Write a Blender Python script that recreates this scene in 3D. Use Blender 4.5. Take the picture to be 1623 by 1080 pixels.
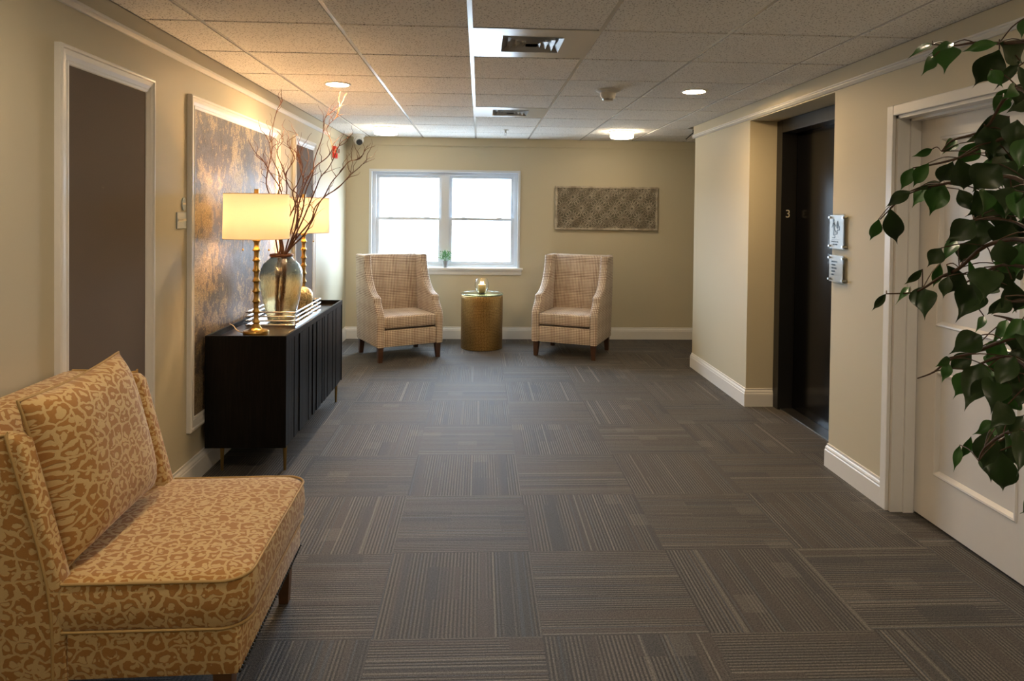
import bpy, bmesh, math, random
from math import pi, sin, cos, radians as R
from mathutils import Vector, Matrix
for o in list(bpy.data.objects): bpy.data.objects.remove(o)
random.seed(7)
SC = bpy.context.scene
COL = SC.collection
H = 1.4907            # camera height
HC = 2.3455           # ceiling height
XL, XR, YB = -1.54, 2.085, 7.97

# ---------------- camera ----------------
yaw, pit, rol = .0481, .0169, .0115
_r = Vector((cos(yaw), -sin(yaw), 0)); _f = Vector((sin(yaw)*cos(pit), cos(yaw)*cos(pit), -sin(pit))); _u = _r.cross(_f)
rr = _r*cos(rol) + _u*sin(rol); uu = _u*cos(rol) - _r*sin(rol)
cd = bpy.data.cameras.new('camera'); cam = bpy.data.objects.new('camera', cd); COL.objects.link(cam)
cam.matrix_world = Matrix(((rr.x, uu.x, -_f.x, 0), (rr.y, uu.y, -_f.y, 0), (rr.z, uu.z, -_f.z, H), (0, 0, 0, 1)))
cd.sensor_width = 36; cd.lens = 1080.66*36/1623; cd.shift_y = (354.487-540)/1623; cd.clip_start = .02
SC.camera = cam
# ---------------- world and view ----------------
SC.view_settings.view_transform = 'Standard'; SC.view_settings.look = 'None'
SC.view_settings.gamma = 1; SC.view_settings.exposure = EXPOSURE = 1.25
W = bpy.data.worlds.new('sky'); SC.world = W; W.use_nodes = True
bgn = W.node_tree.nodes['Background']; bgn.inputs[1].default_value = 12.5
_t = W.node_tree; _tc = _t.nodes.new('ShaderNodeTexCoord'); _sp = _t.nodes.new('ShaderNodeSeparateXYZ'); _cr = _t.nodes.new('ShaderNodeValToRGB')
_t.links.new(_tc.outputs[0], _sp.inputs[0]); _t.links.new(_sp.outputs[2], _cr.inputs[0]); _t.links.new(_cr.outputs[0], bgn.inputs[0])
_cr.color_ramp.elements[0].position = 0.0; _cr.color_ramp.elements[0].color = (.22, .27, .32, 1)      # pale ground outside
_cr.color_ramp.elements[1].position = .06; _cr.color_ramp.elements[1].color = (.62, .80, 1, 1)       # bright overcast sky
pl = bpy.data.lights.new('window_portal', 'AREA'); pl.shape = 'RECTANGLE'; pl.size = 1.72; pl.size_y = 1.12; pl.cycles.is_portal = True
po = bpy.data.objects.new('window_portal', pl); COL.objects.link(po); po.location = (-.40, YB+.17, 1.40); po.rotation_euler = (R(-90), 0, 0)
P_DOWN, P_FLUSH, P_BULB, P_REAR_FILL = 200, 15, 140, 96     # radiance of the fittings; the last is for added fill lights
WARM = (1, .72, .42); WARM2 = (1, .58, .25)

# ---------------- node helper ----------------
class M:
    def __init__(s, name):
        s.m = bpy.data.materials.new(name); s.m.use_nodes = True; s.t = s.m.node_tree
        s.b = s.t.nodes['Principled BSDF']; s.out = s.t.nodes['Material Output']
    def n(s, typ, ins=(), out=0, **kw):
        nd = s.t.nodes.new('ShaderNode'+typ)
        for k, v in kw.items(): setattr(nd, k, v)
        it = ins.items() if isinstance(ins, dict) else enumerate(ins)
        for k, v in it:
            if v is None: continue
            if isinstance(v, bpy.types.NodeSocket): s.t.links.new(v, nd.inputs[k])
            else: nd.inputs[k].default_value = v
        return nd.outputs[out]
    def ma(s, op, a, b=None, c=None): return s.n('Math', (a, b, c), operation=op)
    def step(s, x, a, b):   # smooth 0..1 between a and b
        return s.n('MapRange', {0: x, 1: a, 2: b, 3: 0.0, 4: 1.0}, interpolation_type='SMOOTHSTEP')
    def mix(s, f, a, b):
        nd = s.t.nodes.new('ShaderNodeMix'); nd.data_type = 'RGBA'
        for i, v in ((0, f), (6, a), (7, b)):
            if isinstance(v, bpy.types.NodeSocket): s.t.links.new(v, nd.inputs[i])
            else: nd.inputs[i].default_value = (v if i == 0 else (*v[:3], 1))
        return nd.outputs[2]
    def uv(s): return s.n('TexCoord', out=2)
    def ob(s): return s.n('TexCoord', out=3)
    def noise(s, vec, scale, detail=2, rough=.5, **k): return s.n('TexNoise', {'Vector': vec, 'Scale': scale, 'Detail': detail, 'Roughness': rough}, **k)
    def set(s, **k):
        for a, v in k.items():
            i = s.b.inputs[a.replace('_', ' ')]
            if isinstance(v, bpy.types.NodeSocket): s.t.links.new(v, i)
            else: i.default_value = (*v[:3], 1) if isinstance(v, (tuple, list)) else v
        return s
    def bump(s, h, st=.3, d=.002): 
        s.t.links.new(s.n('Bump', {'Strength': st, 'Distance': d, 'Height': h}), s.b.inputs['Normal']); return s

def simple(name, col, rough=.5, metal=0, var=.06, bump=0, scale=30, spec=None, coat=0):
    m = M(name); nz = m.noise(m.ob(), scale, 3)
    c2 = tuple(max(0, c*(1-var*2)) for c in col); m.set(Base_Color=m.mix(nz, c2, col), Roughness=rough, Metallic=metal)
    if spec is not None: m.set(Specular_IOR_Level=spec)
    if coat: m.set(Coat_Weight=coat)
    if bump: m.bump(nz, bump)
    return m.m
def emis(name, col, st):
    m = M(name); m.set(Base_Color=(.9, .9, .9), Emission_Color=col, Emission_Strength=st); return m.m

MT = {}
def wallpaint(name, col):
    m = M(name); n1 = m.noise(m.ob(), 350, 2); n2 = m.noise(m.ob(), 1.2, 2)
    m.set(Base_Color=m.mix(n2, tuple(c*.97 for c in col), col), Roughness=.55, Specular_IOR_Level=.35); m.bump(n1, .08, .001); return m.m
MT['wall'] = wallpaint('greige_wall_paint', (.55, .50, .365))
MT['trim'] = simple('white_trim_paint', (.76, .75, .72), .35, var=.02)
MT['door'] = simple('white_door_paint', (.68, .665, .64), .38, var=.02)
MT['winframe'] = simple('white_vinyl_window', (.62, .66, .70), .3, var=.01)
MT['black'] = simple('black_elevator_enamel', (.003, .003, .0035), .18, var=.1, spec=.22)
MT['blackframe'] = simple('bronze_black_frame', (.011, .0105, .010), .35, var=.1)
MT['brown'] = simple('taupe_felt', (.135, .10, .075), .85, var=.08, scale=200, bump=.1)
MT['gold'] = simple('antique_brass', (.62, .40, .12), .28, 1, var=.15, scale=40)
MT['golddull'] = simple('dull_brass', (.42, .28, .10), .38, 1, var=.1)
MT['chrome'] = simple('polished_chrome', (.72, .72, .74), .12, 1, var=.03)
MT['steel'] = simple('brushed_steel', (.55, .55, .55), .3, 1, var=.05)
MT['white'] = simple('white_plastic', (.72, .72, .70), .4, var=.02)
MT['vent'] = simple('white_enamelled_metal', (.62, .60, .56), .22, var=.02)
MT['red'] = simple('red_plastic', (.62, .03, .02), .35, var=.05)
MT['dark'] = simple('black_plastic', (.012, .012, .012), .3, var=.05)
MT['walnut'] = simple('dark_walnut', (.085, .035, .015), .4, var=.3, scale=18)
MT['oak'] = simple('brown_stained_wood', (.16, .075, .03), .4, var=.3, scale=18)
MT['bark'] = simple('brown_bark', (.12, .065, .035), .7, var=.35, scale=60, bump=.3)
MT['willow'] = simple('reddish_willow_bark', (.22, .085, .035), .5, var=.35, scale=50, bump=.2)
MT['pot'] = simple('grey_cement', (.35, .36, .36), .8, var=.15, bump=.3)
MT['soil'] = simple('dark_soil', (.03, .02, .012), .95, var=.4, bump=.6, scale=80)
MT['wax'] = simple('yellow_wax', (.85, .58, .18), .5, var=.1)
MT['flame'] = emis('candle_flame', (1, .62, .25), 60)
MT['bulb'] = emis('warm_bulb', WARM2, P_BULB)
MT['down'] = emis('warm_downlight_lens', (1, .68, .36), P_DOWN)
MT['flush'] = emis('warm_frosted_diffuser', (1, .80, .55), P_FLUSH)
MT['rear_fill'] = emis('added_fill_lens', (1, .80, .58), P_REAR_FILL)  # lens of the fill lights added behind the viewer
MT['cord'] = simple('clear_cord', (.55, .45, .3), .4)

# black ash wood with fine grain
m = M('black_stained_ash'); v = m.n('Mapping', {0: m.ob(), 3: (60, 60, 2.5)}); g = m.noise(v, 3, 4, .6)
m.set(Base_Color=m.mix(m.step(g, .35, .75), (.002, .002, .002), (.009, .0065, .006)), Roughness=.42, Specular_IOR_Level=.16); m.bump(g, .15, .001); MT['ash'] = m.m
m = M('credenza_top'); v = m.n('Mapping', {0: m.ob(), 3: (60, 3, 60)}); g = m.noise(v, 3, 4, .6)
m.set(Base_Color=m.mix(m.step(g, .35, .75), (.010, .008, .007), (.030, .020, .015)), Roughness=.30); MT['ashtop'] = m.m

# ceiling tile: pale mineral fibre with small fissures
m = M('mineral_fibre_tile'); o = m.ob()
d = m.noise(o, 3, 2, .5); vec = m.n('VectorMath', (o, m.n('VectorMath', (m.n('TexNoise', {'Vector': o, 'Scale': 60.0, 'Detail': 2.0}, out=1), (.012, .012, .012)), operation='MULTIPLY')), operation='ADD')
vo = m.n('TexVoronoi', {'Vector': vec, 'Scale': 85.0}, feature='F1'); n1 = m.noise(o, 170, 3, .6)
hole = m.ma('MULTIPLY', m.step(vo, .38, .22), m.step(n1, .43, .53))
m.set(Base_Color=m.mix(hole, (.88, .86, .82), (.26, .24, .21)), Roughness=1.0, Specular_IOR_Level=.08); m.bump(m.ma('SUBTRACT', n1, m.ma('MULTIPLY', hole, 1.5)), .35, .002); MT['tile'] = m.m

# carpet tiles, quarter turned
def carpet():
    T = .5978; fx, fy = -.3598, 2.3625
    m = M('striped_carpet_tiles'); ma = m.ma
    sp = m.t.nodes.new('ShaderNodeSeparateXYZ'); m.t.links.new(m.ob(), sp.inputs[0])
    X = ma('DIVIDE', ma('SUBTRACT', sp.outputs[0], fx), T); Y = ma('DIVIDE', ma('SUBTRACT', sp.outputs[1], fy), T)
    I = ma('FLOOR', X); J = ma('FLOOR', Y); fxx = ma('SUBTRACT', X, I); fyy = ma('SUBTRACT', Y, J)
    par = ma('FRACT', ma('MULTIPLY', ma('ADD', I, J), .5)); q = ma('GREATER_THAN', ma('ABSOLUTE', par), .25)   # 1 = lines across the room
    # row -1 (J=-1), col 0 lines run across -> I+J odd -> q=1
    u = ma('ADD', ma('MULTIPLY', q, fyy), ma('MULTIPLY', ma('SUBTRACT', 1.0, q), fxx))
    w = ma('ADD', ma('MULTIPLY', q, fxx), ma('MULTIPLY', ma('SUBTRACT', 1.0, q), fyy))
    tid = m.n('TexWhiteNoise', {'Vector': m.n('CombineXYZ', (I, J, 3.3))}, noise_dimensions='3D')
    off = ma('MULTIPLY', tid, 57.0)
    def wn(a, b, c): return m.n('TexWhiteNoise', {'Vector': m.n('CombineXYZ', (a, b, c))}, noise_dimensions='3D')
    # large bands across the tile
    nb = m.n('TexNoise', {'W': ma('ADD', ma('MULTIPLY', u, 3.2), off), 'Scale': 1.0, 'Detail': 1.0}, noise_dimensions='1D')
    band = m.step(nb, .42, .56)
    nb2 = m.n('TexNoise', {'W': ma('ADD', ma('MULTIPLY', u, 9.0), ma('MULTIPLY', off, 3.1)), 'Scale': 1.0, 'Detail': 1.0}, noise_dimensions='1D')
    # ribs
    rib = ma('ADD', ma('MULTIPLY', ma('SINE', ma('MULTIPLY', u, 2*pi*41)), .5), .5); rib = m.step(rib, .25, .75)
    ribamp = m.step(ma('ADD', nb2, ma('MULTIPLY', m.ma('SUBTRACT', wn(ma('FLOOR', ma('MULTIPLY', u, 4.0)), ma('FLOOR', ma('MULTIPLY', w, 2.5)), off), .5), .30)), .33, .52)
    lid = ma('FLOOR', ma('MULTIPLY', u, 82.0)); lh = wn(lid, off, 1.0)
    lineb = m.step(lh, .965, .97); lined = m.step(lh, .05, .045)
    lh2 = wn(ma('FLOOR', ma('MULTIPLY', u, 41.0)), off, 8.0)
    # rectangular lighter patches
    patch = m.step(wn(ma('FLOOR', ma('MULTIPLY', u, 7.0)), ma('FLOOR', ma('MULTIPLY', w, 5.0)), ma('ADD', off, 5.0)), .968, .97)
    pile = m.noise(m.ob(), 380, 2, .7); pile2 = m.noise(m.ob(), 150, 3, .7)
    taupe, grey, blk, lt, blue = (.080, .064, .052), (.034, .037, .041), (.007, .006, .007), (.29, .265, .23), (.06, .085, .11)
    c = m.mix(band, grey, taupe); c = m.mix(ma('MULTIPLY', tid, .35), c, (.030, .033, .038))
    c = m.mix(ma('MULTIPLY', ma('MULTIPLY', rib, ribamp), .92), c, blk)
    c = m.mix(ma('MULTIPLY', ma('SUBTRACT', 1.0, rib), ma('MULTIPLY', ribamp, .46)), c, lt)
    c = m.mix(ma('MULTIPLY', ma('MULTIPLY', lh2, lh2), .22), c, blk)
    c = m.mix(ma('MULTIPLY', patch, .22), c, lt)
    c = m.mix(ma('MULTIPLY', lined, .6), c, blue)
    c = m.mix(ma('MULTIPLY', lineb, .65), c, lt)
    edge = ma('MINIMUM', ma('MINIMUM', fxx, fyy), ma('MINIMUM', ma('SUBTRACT', 1.0, fxx), ma('SUBTRACT', 1.0, fyy)))
    c = m.mix(ma('MULTIPLY', m.step(edge, .005, .001), .45), c, (.02, .02, .02))
    c = m.mix(m.step(ma('ADD', ma('MULTIPLY', pile, .6), ma('MULTIPLY', pile2, .4)), .44, .56), m.mix(.62, c, (.008, .008, .008)), m.mix(.20, c, lt))
    m.set(Base_Color=c, Roughness=.60, Specular_IOR_Level=.30, Sheen_Weight=.03, Sheen_Roughness=.5)
    m.bump(ma('ADD', pile, ma('MULTIPLY', ma('MULTIPLY', rib, ribamp), -.5)), .5, .004)
    return m.m
MT['carpet'] = carpet()

# leopard chenille
def leopard(name='leopard_chenille', sc=20.5):
    m = M(name); uv = m.uv()
    ds = m.n('TexNoise', {'Vector': uv, 'Scale': 26.0, 'Detail': 2.0}, out=1)
    vec = m.n('VectorMath', (uv, m.n('VectorMath', (m.n('VectorMath', (ds, (.5, .5, .5)), operation='SUBTRACT'), (.046, .046, .0)), operation='MULTIPLY')), operation='ADD')
    vec = m.n('VectorMath', (vec, (1.0, 1.25, 0.0)), operation='MULTIPLY')
    f1 = m.n('TexVoronoi', {'Vector': vec, 'Scale': sc, 'Randomness': .85}, feature='F1', voronoi_dimensions='2D')
    de = m.n('TexVoronoi', {'Vector': vec, 'Scale': sc, 'Randomness': .85}, feature='DISTANCE_TO_EDGE', voronoi_dimensions='2D')
    cell = m.n('TexVoronoi', {'Vector': vec, 'Scale': sc, 'Randomness': .85}, out=1, feature='F1', voronoi_dimensions='2D')
    sx = m.t.nodes.new('ShaderNodeSeparateColor'); m.t.links.new(cell, sx.inputs[0])
    brk = m.noise(uv, 55, 1)
    spot = m.step(de, .085, .12)
    hole = m.ma('MULTIPLY', m.step(f1, .24, .18), m.step(m.ma('ADD', brk, m.ma('MULTIPLY', sx.outputs[0], .25)), .44, .48))
    gap = m.ma('MULTIPLY', m.step(brk, .64, .68), m.step(f1, .12, .2))
    k = m.ma('MULTIPLY', spot, m.ma('SUBTRACT', 1.0, m.ma('MAXIMUM', hole, gap)))
    fine = m.noise(uv, 500, 2)
    base = m.mix(fine, (.54, .38, .17), (.66, .48, .235)); sp = m.mix(fine, (.34, .165, .045), (.43, .22, .065))
    m.set(Base_Color=m.mix(k, base, sp), Roughness=.8, Sheen_Weight=.3, Sheen_Roughness=.4, Specular_IOR_Level=.25)
    m.bump(m.ma('ADD', m.ma('MULTIPLY', k, .8), m.ma('MULTIPLY', fine, .3)), .5, .003); return m.m
MT['leopard'] = leopard()
MT['piping'] = simple('gold_piping', (.46, .30, .11), .7, var=.1)

# brown and cream plaid
def plaid():
    m = M('brown_cream_plaid'); uv = m.uv(); ma = m.ma
    sp = m.t.nodes.new('ShaderNodeSeparateXYZ'); m.t.links.new(uv, sp.inputs[0])
    def band(c, per): return m.step(ma('SINE', ma('MULTIPLY', c, 2*pi/per)), -.1, .45)
    def big(c): return m.step(ma('SINE', ma('MULTIPLY', c, 2*pi/.155)), -.2, .5)
    a, b = band(sp.outputs[0], .0165), band(sp.outputs[1], .0165); A, B = big(sp.outputs[0]), big(sp.outputs[1])
    tw = m.step(ma('SINE', ma('MULTIPLY', ma('ADD', sp.outputs[0], sp.outputs[1]), 2*pi/.0055)), -.3, .3)
    v1 = ma('MULTIPLY', a, ma('ADD', .50, ma('MULTIPLY', A, .26))); v2 = ma('MULTIPLY', b, ma('ADD', .50, ma('MULTIPLY', B, .26)))
    k = ma('MULTIPLY', ma('MINIMUM', ma('ADD', v1, v2), 1.0), ma('ADD', .75, ma('MULTIPLY', tw, .25)))
    m.set(Base_Color=m.mix(k, (.76, .67, .56), (.12, .045, .018)), Roughness=.85, Specular_IOR_Level=.2, Sheen_Weight=.15); m.bump(ma('ADD', a, b), .2, .001); return m.m
MT['plaid'] = plaid()

# textured metallic wall panel
m = M('distressed_metallic_panel'); v = m.n('Mapping', {0: m.ob(), 3: (1, 1, .7)})
n1 = m.noise(v, 2.4, 6, .68); n2 = m.noise(v, 26, 5, .78); n3 = m.noise(m.ob(), 110, 3, .75)
k = m.step(m.ma('ADD', m.ma('MULTIPLY', n1, .5), m.ma('MULTIPLY', n2, .5)), .47, .53)
k2 = m.step(m.ma('ADD', n3, m.ma('MULTIPLY', n2, .5)), .68, .82)
c = m.mix(k, (.12, .105, .10), (.52, .40, .24)); c = m.mix(m.ma('MULTIPLY', k2, .6), c, (.05, .04, .035))
m.set(Base_Color=c, Metallic=.4, Roughness=m.n('MapRange', {0: n2, 1: .3, 2: .7, 3: .32, 4: .55})); m.bump(m.ma('ADD', n3, n2), .45, .003); MT['art'] = m.m

# hammered brass drum
m = M('hammered_brass'); uv = m.uv(); vo = m.n('TexVoronoi', {'Vector': uv, 'Scale': 62.0, 'Randomness': .25}, feature='F1', voronoi_dimensions='2D')
m.set(Base_Color=m.mix(m.step(vo, .1, .6), (.58, .36, .13), (.26, .15, .05)), Metallic=1.0, Roughness=.30); m.bump(vo, 1.0, .004); MT['drum'] = m.m
m = M('pitted_gold'); vo = m.n('TexVoronoi', {'Vector': m.ob(), 'Scale': 95.0, 'Randomness': .4}, feature='F1')
m.set(Base_Color=m.mix(m.step(vo, .2, .6), (.30, .20, .08), (.75, .60, .34)), Metallic=.8, Roughness=.35); m.bump(vo, .8, .004); MT['pitted'] = m.m

# glass
def glass(name, col, rough=0.0, bumpy=0, scale=40):
    m = M(name); m.set(Base_Color=col, Roughness=rough, Transmission_Weight=1.0, IOR=1.45)
    if bumpy: m.bump(m.noise(m.ob(), scale, 3, .6), bumpy, .004)
    return m.m
m = M('seeded_smoky_glass'); sz = m.t.nodes.new('ShaderNodeSeparateXYZ'); m.t.links.new(m.ob(), sz.inputs[0])
nz = m.noise(m.ob(), 60, 3, .6); m.set(Base_Color=m.mix(m.step(m.ma('ADD', sz.outputs[2], m.ma('MULTIPLY', nz, .06)), .28, .37), (.90, .84, .62), (.40, .45, .44)), Roughness=.03, Transmission_Weight=1.0, IOR=1.45); m.bump(nz, .6, .004); MT['seeded'] = m.m
MT['clearglass'] = glass('clear_glass', (.95, .97, .97), 0)
MT['tabletop'] = glass('green_edged_glass', (.75, .90, .86), 0)
def thin(name, tint=(1, 1, 1), g=1.0):
    m = M(name); tr = m.n('BsdfTransparent', {0: (*tint, 1)}); gl = m.n('BsdfGlossy', {0: (g, g, g, 1), 1: .02}); bf = m.n('NewGeometry', out=6); fr = m.ma('MULTIPLY', m.n('Fresnel', {0: 1.45}), m.ma('SUBTRACT', 1.0, bf))
    mx = m.n('MixShader', (fr, tr, gl)); m.t.links.new(mx, m.out.inputs[0]); return m.m
MT['pane'] = thin('window_glass')
MT['acrylic'] = thin('clear_acrylic', (.92, .94, .95), .12)
# lamp shade linen, lit from inside
m = M('cream_linen_shade'); n1 = m.noise(m.ob(), 260, 2)
df = m.n('BsdfDiffuse', {0: m.mix(n1, (.80, .72, .58), (.86, .79, .66))}); tl = m.n('BsdfTranslucent', {0: (.50, .49, .43, 1)})
m.t.links.new(m.n('MixShader', (.20, df, tl)), m.out.inputs[0]); MT['shade'] = m.m
# foliage
def leafmat(name, c1, c2, rough=.38):
    m = M(name); n1 = m.noise(m.ob(), 14, 2); m.set(Base_Color=m.mix(n1, c1, c2), Roughness=rough, Specular_IOR_Level=.5); m.bump(m.noise(m.ob(), 60, 2), .3, .002); return m.m
MT['leaf'] = leafmat('dark_green_leaf', (.013, .032, .009), (.034, .074, .016))
MT['leaf2'] = leafmat('bright_green_leaf', (.026, .105, .014), (.05, .17, .025))
MT['herb'] = leafmat('fresh_green_leaf', (.06, .20, .06), (.16, .34, .12), .6)
# carved weathered panel
m = M('weathered_carved_wood'); n1 = m.noise(m.ob(), 12, 4, .6); n2 = m.noise(m.ob(), 60, 3)
c = m.mix(m.step(n1, .35, .65), (.30, .25, .18), (.50, .44, .34)); c = m.mix(m.ma('MULTIPLY', m.step(n2, .5, .7), .5), c, (.22, .22, .20))
m.set(Base_Color=c, Roughness=.75); MT['carved'] = m.m
MT['carvedback'] = simple('grey_brown_backing', (.20, .18, .13), .9)
MT['signtext'] = simple('grey_sign_print', (.10, .14, .20), .5)
MT['signface'] = simple('frosted_sign_face', (.62, .66, .72), .25, var=.02)
MT['signwall'] = simple('pewter_sign_face', (.35, .42, .45), .3, var=.05)
MT['paper'] = simple('cream_print', (.75, .68, .52), .6)

# ---------------- mesh helpers ----------------
def tag(o, label=None, cat=None, group=None, kind=None):
    if label: o['label'] = label
    if cat: o['category'] = cat
    if group: o['group'] = group
    if kind: o['kind'] = kind
    return o
def thing(name, label, cat, loc=(0, 0, 0), rz=0, group=None):
    o = bpy.data.objects.new(name, None); COL.objects.link(o); o.location = loc; o.rotation_euler = (0, 0, rz); o.empty_display_size = .1
    return tag(o, label, cat, group)
def uvcube(bm):
    l = bm.loops.layers.uv.verify()
    for f in bm.faces:
        n = f.normal; a = max(range(3), key=lambda i: abs(n[i]))
        for lp in f.loops:
            c = lp.vert.co
            lp[l].uv = (c.y, c.z) if a == 0 else (c.x, c.z) if a == 1 else (c.x, c.y)
def obj(name, bm, mat, parent=None, smooth=None, uv=False, loc=None):
    bm.normal_update()
    if uv: uvcube(bm)
    me = bpy.data.meshes.new(name); bm.to_mesh(me); bm.free()
    mats = mat if isinstance(mat, (list, tuple)) else [mat]
    for k in mats: me.materials.append(MT[k] if isinstance(k, str) else k)
    o = bpy.data.objects.new(name, me); COL.objects.link(o)
    if smooth is not None:
        for p in me.polygons: p.use_smooth = True
        if smooth < 180: me.set_sharp_from_angle(angle=R(smooth))
    if parent is not None: o.parent = parent
    if loc is not None: o.location = loc
    return o
def struct(name, bm, mat, **k):
    o = obj(name, bm, mat, **k); o['kind'] = 'structure'; return o
def box(bm, x0, x1, y0, y1, z0, z1, bev=0, seg=2):
    vs = [bm.verts.new((x, y, z)) for x in (x0, x1) for y in (y0, y1) for z in (z0, z1)]
    F = [(0, 1, 3, 2), (4, 6, 7, 5), (0, 4, 5, 1), (2, 3, 7, 6), (0, 2, 6, 4), (1, 5, 7, 3)]
    fs = [bm.faces.new([vs[i] for i in f]) for f in F]
    if bev:
        es = {e for f in fs for e in f.edges}
        bmesh.ops.bevel(bm, geom=list(es), offset=bev, segments=seg, affect='EDGES', profile=.5)
    return fs
def B(*a, **k):
    bm = bmesh.new(); box(bm, *a, **k); return bm
def prism(bm, pts, axis, a, b, bev=0, seg=2):
    """extrude polygon pts (in the two other axes) along axis from a to b"""
    def mk(p, t): return {'x': (t, p[0], p[1]), 'y': (p[0], t, p[1]), 'z': (p[0], p[1], t)}[axis]
    v0 = [bm.verts.new(mk(p, a)) for p in pts]; v1 = [bm.verts.new(mk(p, b)) for p in pts]; n = len(pts)
    fs = [bm.faces.new(v0[::-1]), bm.faces.new(v1)] + [bm.faces.new((v0[i], v0[(i+1) % n], v1[(i+1) % n], v1[i])) for i in range(n)]
    bmesh.ops.recalc_face_normals(bm, faces=fs)
    if bev:
        es = set(fs[0].edges) | set(fs[1].edges)
        bmesh.ops.bevel(bm, geom=list(es), offset=bev, segments=seg, affect='EDGES', profile=.5)
def lathe(bm, prof, n=32, c=(0, 0, 0), cap=True, uvr=None):
    rings = []
    for r, z in prof:
        rings.append([bm.verts.new((c[0]+r*cos(2*pi*i/n), c[1]+r*sin(2*pi*i/n), c[2]+z)) for i in range(n)])
    l = bm.loops.layers.uv.verify() if uvr else None
    for j, (a, b) in enumerate(zip(rings, rings[1:])):
        for i in range(n):
            f = bm.faces.new((a[i], a[(i+1) % n], b[(i+1) % n], b[i]))
            if uvr:
                for lp, (uu_, vv_) in zip(f.loops, ((i, j), (i+1, j), (i+1, j+1), (i, j+1))):
                    lp[l].uv = (uu_/n*2*pi*uvr, prof[vv_][1])
    if cap:
        if prof[0][0] > 1e-5: bm.faces.new(rings[0][::-1])
        if prof[-1][0] > 1e-5: bm.faces.new(rings[-1])
def tube(bm, pts, r, n=8, cap=True, closed=False):
    pts = [Vector(p) for p in pts]; N = len(pts); rs = r if isinstance(r, (list, tuple)) else [r]*N
    rings = []; prev = None
    for i, p in enumerate(pts):
        if closed: t = pts[(i+1) % N]-pts[i-1]
        else: t = (pts[min(i+1, N-1)]-pts[max(i-1, 0)])
        t.normalize()
        if prev is None: a = t.orthogonal().normalized()
        else:
            a = prev-t*prev.dot(t); a.normalize()
        prev = a; b = t.cross(a)
        rings.append([bm.verts.new(p+(a*cos(2*pi*k/n)+b*sin(2*pi*k/n))*rs[i]) for k in range(n)])
    rg = list(zip(rings, rings[1:])) + ([(rings[-1], rings[0])] if closed else [])
    for A, Bq in rg:
        for k in range(n): bm.faces.new((A[k], A[(k+1) % n], Bq[(k+1) % n], Bq[k]))
    if cap and not closed: bm.faces.new(rings[0][::-1]); bm.faces.new(rings[-1])
def cyl(bm, c, r, h, axis='z', n=24):
    d = {'x': Vector((1, 0, 0)), 'y': Vector((0, 1, 0)), 'z': Vector((0, 0, 1))}[axis]; tube(bm, [Vector(c), Vector(c)+d*h], r, n)
def catmull(P, k=4):
    P = [Vector(p) for p in P]; out = []
    for i in range(len(P)-1):
        a, b, c, d = P[max(i-1, 0)], P[i], P[i+1], P[min(i+2, len(P)-1)]
        for j in range(k):
            t = j/k; out.append(.5*((2*b)+(c-a)*t+(2*a-5*b+4*c-d)*t*t+(3*b-a-3*c+d)*t**3))
    return out+[P[-1]]
def xform(bm, mt, vs=None): bmesh.ops.transform(bm, matrix=mt, verts=vs or bm.verts[:])
def text(name, s, size, mat, parent, loc, rot, depth=.0006, align='LEFT'):
    cu = bpy.data.curves.new(name, 'FONT'); cu.body = s; cu.size = size; cu.extrude = depth; cu.align_x = align
    t = bpy.data.objects.new(name+'_curve', cu); COL.objects.link(t)
    me = bpy.data.meshes.new_from_object(t.evaluated_get(bpy.context.evaluated_depsgraph_get()))
    bpy.data.objects.remove(t); me.name = name; me.materials.clear(); me.materials.append(MT[mat])
    o = bpy.data.objects.new(name, me); COL.objects.link(o); o.parent = parent; o.location = loc; o.rotation_euler = rot; return o
def copy_tree(o, parent=None):
    c = o.copy(); COL.objects.link(c)
    if parent: c.parent = parent
    for ch in list(o.children): copy_tree(ch, c)
    return c
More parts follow.
